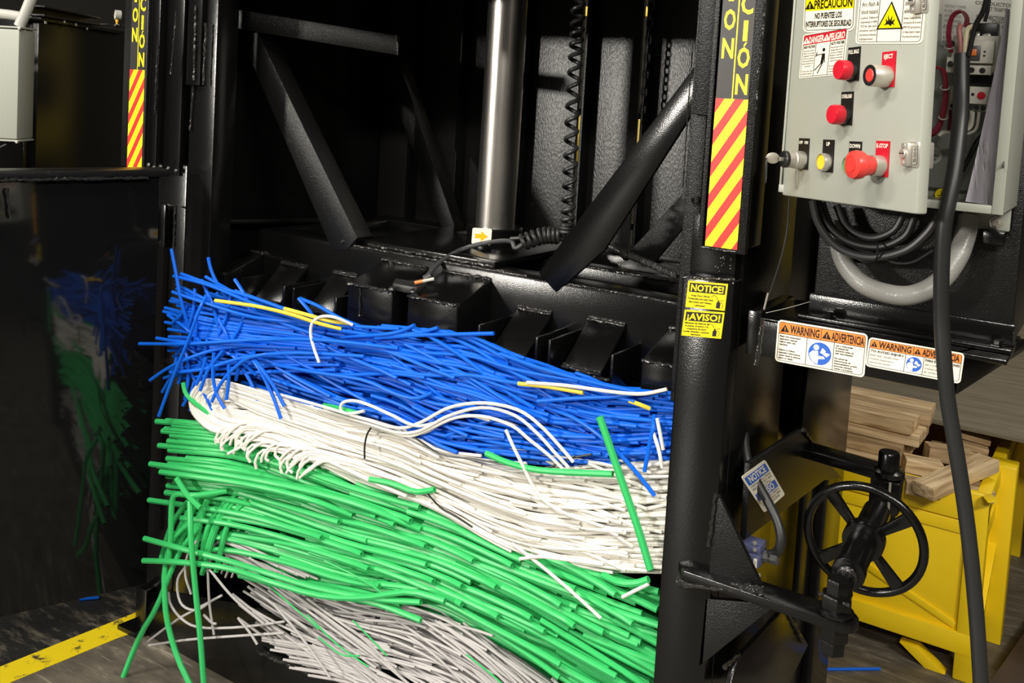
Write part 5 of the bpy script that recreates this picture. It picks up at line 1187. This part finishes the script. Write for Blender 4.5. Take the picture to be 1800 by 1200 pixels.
for ex, ey in ((565, 945), (636, 974), (694, 922), (662, 908), (722, 915), (762, 1022), (705, 1062), (812, 1062), (872, 1032), (832, 986), (958, 1110), (934, 1086), (900, 994), (1082, 1045), (1112, 1096), (1010, 1100), (876, 1084), (748, 960), (648, 1000), (812, 1030), (986, 1064)):
    L = random.uniform(180, 330); sl_ = .20 + .34 * (ex - 500) / 600 + random.uniform(-.05, .05)
    tube_obj('green_tube', path_px([(ex - L, ey - L * sl_ * .78, .018), (ex - L * .5, ey - L * .5 * sl_ * 1.02, .036), (ex - 30, ey - 30 * sl_ * 1.2, .044), (ex, ey, .052)], 12), TR_['green'], 'green', gl2, 'tube', gg2)
# ---- white layer
wl, wg = 'white tube in the white layer', 'white tubes in the white layer'
layer('white', W0, W1, 105, (350, 760), (420, 1190), (.02, .97), .07, (.016, .034), 'white_tube', wl, 'tube', wg, 'white', skew=.02)
layer('white', W0, W1, 75, (220, 480), (430, 1100), (.05, .95), .14, (.026, .044), 'white_tube', wl, 'tube', wg, 'white', skew=.06)
def wv_(x, v): return sm(W0, x) + (sm(W1, x) - sm(W0, x)) * v
for i in range(40):      # rounded left end: nested strands turning back on themselves
    t = i / 39 + random.uniform(-.05, .05); t = min(1, max(0, t)); va, vb = .03 + .38 * t, .80 - .36 * t; xl_ = 335 + 46 * t + random.uniform(-3, 3)
    ya, yb_ = 668 + 38 * t, 752 - 36 * t; e0, e1 = xl_ + random.uniform(260, 520), xl_ + random.uniform(200, 460); h_ = .046 - .010 * t + random.uniform(-.003, .003)
    pts = [(e0, wv_(e0, va + .06), h_ - .012), (xl_ + 170, wv_(xl_ + 170, va), h_ - .004), (xl_ + 80, wv_(xl_ + 80, va) - 1, h_), (xl_ + 30, ya - 1, h_), (xl_ + 5, ya + (yb_ - ya) * .22, h_), (xl_, ya + (yb_ - ya) * .5, h_), (xl_ + 10, ya + (yb_ - ya) * .78, h_), (xl_ + 42, yb_ + 6, h_ - .002), (xl_ + 100, wv_(xl_ + 100, vb - .04), h_ - .006), (xl_ + 180, wv_(xl_ + 180, vb), h_ - .012), (e1, wv_(e1, vb + .06), h_ - .018)]
    tube_obj('white_tube', cap_end(path_px(pts, 36)), TR_['white'], 'white', wl, 'tube', wg)
for i in range(34):      # cut ends below the rounded end, every which way
    x = random.uniform(376, 540); y = 752 + (x - 376) * .42 + random.uniform(-12, 24); L = random.uniform(60, 200); dx = random.uniform(-14, 26); dy = random.uniform(14, 40)
    tube_obj('white_tube', path_px([(x - dx * .3, y + dy * .55, .046), (x + dx * .4, y + dy * .1, .048), (x + 22 + dx, y - 14, .044), (x + 22 + dx + L * .5, y - 12 + L * .12, .034), (x + 22 + dx + L, y - 6 + L * .34, .018)], 12), TR_['white'], 'white', wl, 'tube', wg)
for i in range(18):      # strands filling the bend
    x = random.uniform(352, 400); y = random.uniform(690, 745); L = random.uniform(120, 300); e = x + L
    tube_obj('white_tube', path_px([(x, y, .030), (x + L * .4, y + L * .06, .034), (e, wv_(e, random.uniform(.2, .7)), .028)], 10), TR_['white'], 'white', wl, 'tube', wg)
for i in range(22):      # ends fanned out at the right
    x = random.uniform(1060, 1150); y = random.uniform(830, 990); L = random.uniform(120, 260)
    tube_obj('white_tube', cap_end(path_px([(x - L, y - L * random.uniform(.1, .45), .03), (x - L * .4, y - L * .12, .04), (x + random.uniform(0, 30), y + random.uniform(-10, 25), .046)], 9)), TR_['white'], 'white', wl, 'tube', wg)
# ---- blue layer
bl_, bg = 'blue tube in the top layer', 'blue tubes in the top layer'
layer('blue', B0, B1, 80, (260, 520), (330, 1185), (.03, .97), .14, (.004, .020), 'blue_tube', bl_, 'tube', bg, 'blue', kick=(-22, 22))
layer('blue', B0, B1, 98, (150, 420), (300, 1180), (.02, .96), .20, (.014, .040), 'blue_tube', bl_, 'tube', bg, 'blue', skew=.10, kick=(-28, 28))
layer('blue', B0, B1, 50, (130, 330), (620, 1180), (.02, .95), .24, (.022, .042), 'blue_tube', bl_, 'tube', bg, 'blue', skew=.12)
for i in range(40):      # left fan
    y = random.uniform(500, 660); x = random.uniform(284, 322) + abs(y - 590) * .06; L = random.uniform(150, 300); ye = 560 + (y - 560) * .55 + L * .13
    tube_obj('blue_tube', path_px([(x, y + random.uniform(-14, 14), .03), (x + L * .4, (y * .55 + ye * .45), .038), (x + L, ye, .03)], 9), TR_['blue'], 'blue', bl_, 'tube', bg)
for i in range(26):      # short crossing stubs at the left end
    x, y = random.uniform(295, 440), random.uniform(520, 690); a = random.uniform(.6, 2.3); L = random.uniform(40, 90)
    tube_obj('blue_tube', path_px([(x - L * .5 * math.cos(a), y - L * .5 * math.sin(a), .034), (x + 4, y, .044), (x + L * .5 * math.cos(a), y + L * .5 * math.sin(a), .040)], 6), TR_['blue'], 'blue', bl_, 'tube', bg)
# ---- the ones that stand out, each with its own label
def single(name, m, label, pts, n=14, off=.05, r=None, cat='tube'):
    P_ = path_px([(p[0], p[1], p[2] if len(p) > 2 else off) for p in pts], n)
    return tube_obj(name, P_, r or TR_[m], m, label, cat)
S_ = single
S_('blue_tube', 'blue', 'blue tube end standing straight up at the left end of the blue layer', ((301, 437), (309, 478), (319, 530), (333, 578, .04), (345, 610, .02)), off=.055)
S_('blue_tube', 'blue', 'curved blue tube end rising behind the top of the blue layer', ((366, 452), (371, 474), (382, 498), (400, 522, .03), (440, 545, .01)), off=.03)
S_('blue_tube', 'blue', 'uppermost blue tube running from the top left tip', ((318, 481), (380, 503), (460, 528), (540, 558), (620, 580, .03)), off=.045)
S_('blue_tube', 'blue', 'second blue tube from the top left tip', ((305, 485), (370, 502), (450, 535), (560, 572), (660, 590, .03)), off=.05)
S_('blue_tube', 'blue', 'blue tube below the two topmost ones at the left tip', ((303, 513), (360, 532), (440, 556), (520, 566, .04)), off=.055)
S_('blue_tube', 'blue', 'blue tube lying along the upper back edge beside the wedge plates', ((361, 486), (400, 508), (450, 535), (520, 552, .03), (580, 572, .02)), off=.03)
S_('blue_tube', 'blue', 'blue tube end jutting furthest left, nearly level', ((245, 604), (330, 604), (450, 597), (560, 597), (700, 612, .04)), n=20, off=.062)
S_('blue_tube', 'blue', 'blue tube end just above the furthest left one', ((275, 594), (330, 602), (420, 606, .05), (520, 612, .04)), off=.057)
S_('blue_tube', 'blue', 'blue tube end pointing down left across the door post', ((264, 668), (290, 650), (330, 630), (390, 612, .05), (470, 606, .04)), off=.062)
S_('blue_tube', 'blue', 'steep blue tube crossing the left end from top right to bottom left', ((279, 731), (305, 660), (330, 600), (350, 545), (362, 522, .05)), off=.068)
S_('blue_tube', 'blue', 'long blue tube sweeping down to the left corner of the layer', ((300, 655), (360, 648), (430, 628), (520, 620), (640, 626, .04)), off=.058)
S_('blue_tube', 'blue', 'blue tube end drooping furthest over the white layer', ((494, 736), (478, 692), (458, 652), (442, 626, .05), (452, 612, .03)), off=.062)
S_('blue_tube', 'blue', 'blue tube end drooping beside the furthest drooping one', ((500, 714), (482, 680), (462, 650), (446, 628, .05), (450, 610, .03)), off=.066)
for lab, pts in (('short drooping blue end over the rounded white strands, leftmost', ((345, 676), (356, 650), (362, 628))), ('drooping blue end bent over the white strands', ((395, 718), (380, 690), (374, 656), (376, 620))), ('drooping blue end leaning right above the white loop', ((372, 706), (392, 668), (430, 632), (470, 622))), ('short straight blue end hanging over the white loop', ((398, 702), (402, 670), (402, 640))), ('slim blue end between the drooping ones', ((352, 686), (366, 650), (392, 616)))):
    S_('blue_tube', 'blue', lab, pts, 9, .06)
S_('blue_tube', 'blue', 'long blue tube end reaching down across the white layer at the right', ((1151, 871), (1110, 820), (1060, 770), (1010, 735, .045), (960, 716, .03)), off=.06)
S_('blue_tube', 'blue', 'short steep blue tube end beside the door jamb', ((1133, 828), (1140, 790), (1148, 752), (1150, 730, .04)), off=.06)
S_('blue_tube', 'blue', 'blue tube end sticking out to the right at the top edge', ((868, 586), (820, 587), (740, 589), (660, 594, .04)), off=.045)
S_('blue_tube', 'blue', 'blue tube end angled up under the sensor', ((729, 571), (705, 582), (670, 588), (600, 592, .03)), off=.045)
S_('blue_tube', 'blue', 'blue tube end angled up below the larger square block', ((770, 576), (740, 584), (690, 590), (620, 590, .03)), off=.042)
S_('blue_tube', 'blue', 'blue tube with its tip poking up before the second wedge plate', ((527, 524), (560, 538), (600, 560), (650, 580, .03)), off=.03)
S_('blue_tube', 'blue', 'blue tube crossing behind the tip before the second wedge plate', ((525, 524), (545, 548), (556, 566, .03)), 7, .035)
S_('blue_tube', 'blue', 'blue tube bent in an arch along the bottom of the blue layer', ((760, 690), (730, 700), (690, 690), (640, 668), (560, 655), (480, 640, .04)), off=.05)
S_('blue_tube', 'blue', 'blue tube end pointing up beside the third wedge plate', ((891, 620), (893, 632), (890, 648, .04)), 6, .04)
S_('blue_tube', 'blue', 'long blue tube along the upper edge below the right wedge plates', ((880, 622), (960, 650), (1060, 676), (1158, 696)), off=.052)
S_('blue_tube', 'blue', 'blue tube lying level above the door jamb end', ((945, 705), (1010, 700), (1080, 697), (1130, 690), (1172, 690)), off=.056)
S_('yellow_tube', 'yellowt', 'long yellow tube on top of the blue ones', ((378, 528), (450, 538), (510, 552), (560, 568), (600, 578, .045)), off=.062)
S_('yellow_tube', 'yellowt', 'short yellow tube beside the white loop', ((500, 542), (540, 553), (580, 564), (612, 568, .045)), off=.058)
S_('yellow_tube', 'yellowt', 'yellow tube lying under a white one at the right of the blue layer', ((911, 674), (960, 679), (1025, 690)), off=.060)
S_('yellow_tube', 'yellowt', 'half buried yellow tube near the door jamb', ((1106, 704), (1125, 711), (1142, 718, .045)), 7, .054)
S_('white_tube', 'white', 'straight white tube lying on the blue ones at the right', ((926, 672), (1000, 678), (1080, 689), (1130, 692), (1172, 684)), off=.064)
S_('white_tube', 'white', 'white tube bent in a hook over the top of the blue layer', ((561, 637), (552, 612), (546, 586), (550, 566), (566, 556), (590, 558), (620, 571, .045)), 24, .064)
for k, (lab, pts) in enumerate((('upper white strand arching over the blue tubes', ((480, 690, .045), (560, 712), (640, 736), (700, 752), (740, 742), (790, 716), (850, 708), (910, 720), (950, 748), (985, 785), (1008, 812))),
    ('middle white strand arching over the blue tubes', ((560, 720, .045), (640, 742), (700, 760), (740, 756), (790, 730), (850, 716), (905, 730), (945, 762), (975, 795), (1000, 822))),
    ('lower white strand arching over the blue tubes', ((600, 730, .045), (660, 750), (715, 766), (750, 756), (800, 734), (850, 732), (900, 748), (930, 772), (965, 800), (990, 824))),
    ('shorter white strand beside the arching ones', ((640, 745, .04), (700, 762), (745, 760), (780, 742), (820, 730), (862, 738))))):
    S_('white_tube', 'white', lab, pts, 34, .066 - .004 * k)
S_('white_tube', 'white', 'white strand curled into a small loop above the black tie', ((640, 722), (615, 727), (600, 722), (602, 708), (622, 704), (650, 712), (690, 730), (730, 748), (770, 742, .05)), 30, .068)
S_('white_tube', 'white', 'white tube end sticking up through the blue bottom edge', ((889, 755), (903, 786), (918, 816), (936, 852), (960, 882), (1000, 905), (1060, 925, .045)), 20, .066)
S_('white_tube', 'white', 'long straight white tube crossing down over the green ones', ((900, 955), (940, 985), (1000, 1035), (1056, 1086)), 10, .060)
S_('white_tube', 'white', 'level white tube end crossing the long straight one', ((914, 982), (950, 978), (1000, 984), (1060, 992, .045)), 10, .062)
S_('white_tube', 'white', 'short white stub standing by the door jamb, upper one', ((1155, 735), (1160, 760), (1166, 790)), 6, .058)
S_('white_tube', 'white', 'short white stub standing by the door jamb, lower one', ((1148, 760), (1158, 790), (1164, 822)), 6, .060)
S_('white_tube', 'white', 'white stub end among green tubes beside the door jamb', ((1094, 1049), (1120, 1036), (1140, 1026)), 6, .058)
S_('green_tube', 'green', 'green tube leaning steeply across the right end of the white layer', ((1054, 732), (1074, 790), (1098, 860), (1122, 930), (1143, 1000)), 14, .072, .0075)
S_('green_tube', 'green', 'green tube lying along the top of the white layer', ((854, 796), (890, 812), (940, 825), (1000, 830), (1077, 833)), 12, .062, .0066)
S_('green_tube', 'green', 'green tube end peeping out under the white loop', ((630, 727), (606, 720), (570, 712, .03)), 6, .055, .006)
S_('green_tube', 'green', 'green tube lying across the right end under the white layer', ((1060, 1010, .04), (1090, 1024), (1120, 1024), (1140, 1018)), 8, .054)
S_('green_tube', 'green', 'green tube end between white strands above the middle', ((650, 842), (690, 850), (730, 864), (764, 860)), 8, .056, .0065)
S_('green_tube', 'green', 'thin green tube bent beside the rounded white end', ((322, 672), (326, 690), (340, 706), (372, 730, .04)), 8, .05, .0055)
S_('green_tube', 'green', 'uppermost long green tube end reaching left past the post', ((264, 815), (330, 824), (430, 840), (540, 862), (640, 890), (740, 930, .04)), 18, .058)
S_('green_tube', 'green', 'second long green tube end reaching left past the post', ((282, 829), (350, 838), (440, 852), (540, 876), (620, 905, .04)), 16, .060)
S_('green_tube', 'green', 'green tube end reaching furthest left, sloping down to the right', ((254, 946), (320, 964), (400, 985), (480, 1010), (560, 1034), (660, 1052), (740, 1058)), 18, .066)
S_('green_tube', 'green', 'level green tube end reaching left below the sloping one', ((252, 985), (320, 988), (400, 998), (470, 1020), (560, 1046), (640, 1050), (720, 1040), (782, 1056)), 20, .070)
S_('green_tube', 'green', 'green tube along the lower edge, ending over the grey layer', ((420, 1010), (500, 1030), (580, 1046), (660, 1060), (740, 1090, .06)), 14, .060)
S_('green_tube', 'green', 'green tube hanging to the floor at an angle, leftmost', ((352, 925, .035), (322, 960, .05), (298, 1010, .06), (276, 1066), (250, 1110), (228, 1160), (206, 1220)), 12, .07)
S_('green_tube', 'green', 'hanging green tube that curves right towards the floor', ((340, 915, .035), (306, 945, .05), (290, 995, .06), (290, 1060), (298, 1110), (316, 1165), (345, 1225)), 14, .075)
S_('green_tube', 'green', 'hanging green tube running straight down in front of the sill', ((334, 880, .06), (336, 950), (344, 1040), (352, 1120), (360, 1225)), 16, .082)
S_('green_tube', 'green', 'green tube bent sharply down at the left end', ((400, 862, .04), (345, 870), (312, 868), (302, 884), (300, 940), (296, 990)), 18, .06)
S_('green_tube', 'green', 'short green tube leaning against the left end', ((310, 840), (330, 870), (352, 892)), 7, .065)
for i, pts in enumerate((((262, 1134), (330, 1124), (420, 1117), (500, 1112, .04)), ((258, 1128), (310, 1090), (345, 1070), (390, 1046, .05)), ((296, 1040), (300, 1062), (318, 1086), (350, 1102), (420, 1102), (500, 1092, .04)), ((330, 990), (312, 1020), (318, 1060), (345, 1072), (372, 1056, .05)), ((346, 950, .05), (330, 975), (326, 1010), (336, 1044)), ((365, 1000), (368, 1060), (376, 1115)), ((358, 1080), (372, 1094), (380, 1096)), ((420, 1088), (438, 1110), (452, 1132)), ((368, 1000), (410, 1050), (464, 1096)), ((480, 1060), (530, 1120), (580, 1190)))):
    S_('gray_tube', 'gray', ['grey tube end reaching level across the dark sill', 'grey tube slanting down towards the floor at the left', 'grey tube curling in a wide loop under the green ends', 'grey tube curling in a tight loop under the green ends', 'grey tube bent down behind the green ends', 'short grey tube hanging straight under the left end', 'short grey stub above the sill', 'grey stub hanging below the layer over the sill', 'straight grey tube slanting across the left of the grey layer', 'long straight grey tube crossing the grey layer downwards'][i], pts, 18, .05 + .002 * i)
# dark strap wires pressed between the layers, and loose scraps
S_('black_tie', 'blackp', 'thin black tie hanging over the white strands', ((652, 752), (645, 764), (641, 784), (641, 806)), 10, .066, .0022, 'tie')
S_('black_wire', 'blackp', 'thin black wire between the blue and white layers', ((716, 758), (745, 780), (780, 800), (830, 806), (900, 818), (960, 822), (1000, 806), (1040, 798)), 24, .055, .0022, 'wire')
S_('black_wire', 'blackp', 'thin black wire half hidden between the white and green layers', ((752, 868), (775, 892), (800, 906), (830, 926)), 10, .052, .002, 'wire')
for px0, px1, lab in (((140, 1053), (174, 1050), 'small blue tube scrap on the floor under the open door'), ((1441, 1176), (1547, 1175), 'blue tube scrap on the floor in front of the yellow bin')):
    a, b = pZ(*px0, .0045), pZ(*px1, .0045); tube_obj('tube_scrap', [a.lerp(b, t / 5) for t in range(6)], .0043, 'blue', lab, 'tube')
# thin green shavings lying over the grey tubes
for i, pts in enumerate((((450, 1010), (520, 1070), (560, 1105)), ((540, 1080), (590, 1130), (648, 1172)), ((570, 985), (640, 1020), (690, 1056)), ((620, 1090), (650, 1120), (680, 1152)), ((820, 1150), (870, 1190), (900, 1220)), ((560, 1120), (600, 1150), (632, 1152)))):
    S_('green_shaving', 'green', ['thin green shaving at the left of the grey layer', 'long thin green shaving across the grey tubes', 'thin green shaving curling between green and grey', 'thin dark green shaving in the middle of the grey layer', 'thin green shaving at the lower right of the grey layer', 'short green shaving over grey ends'][i], pts, 10, .058, .0018, 'shaving')
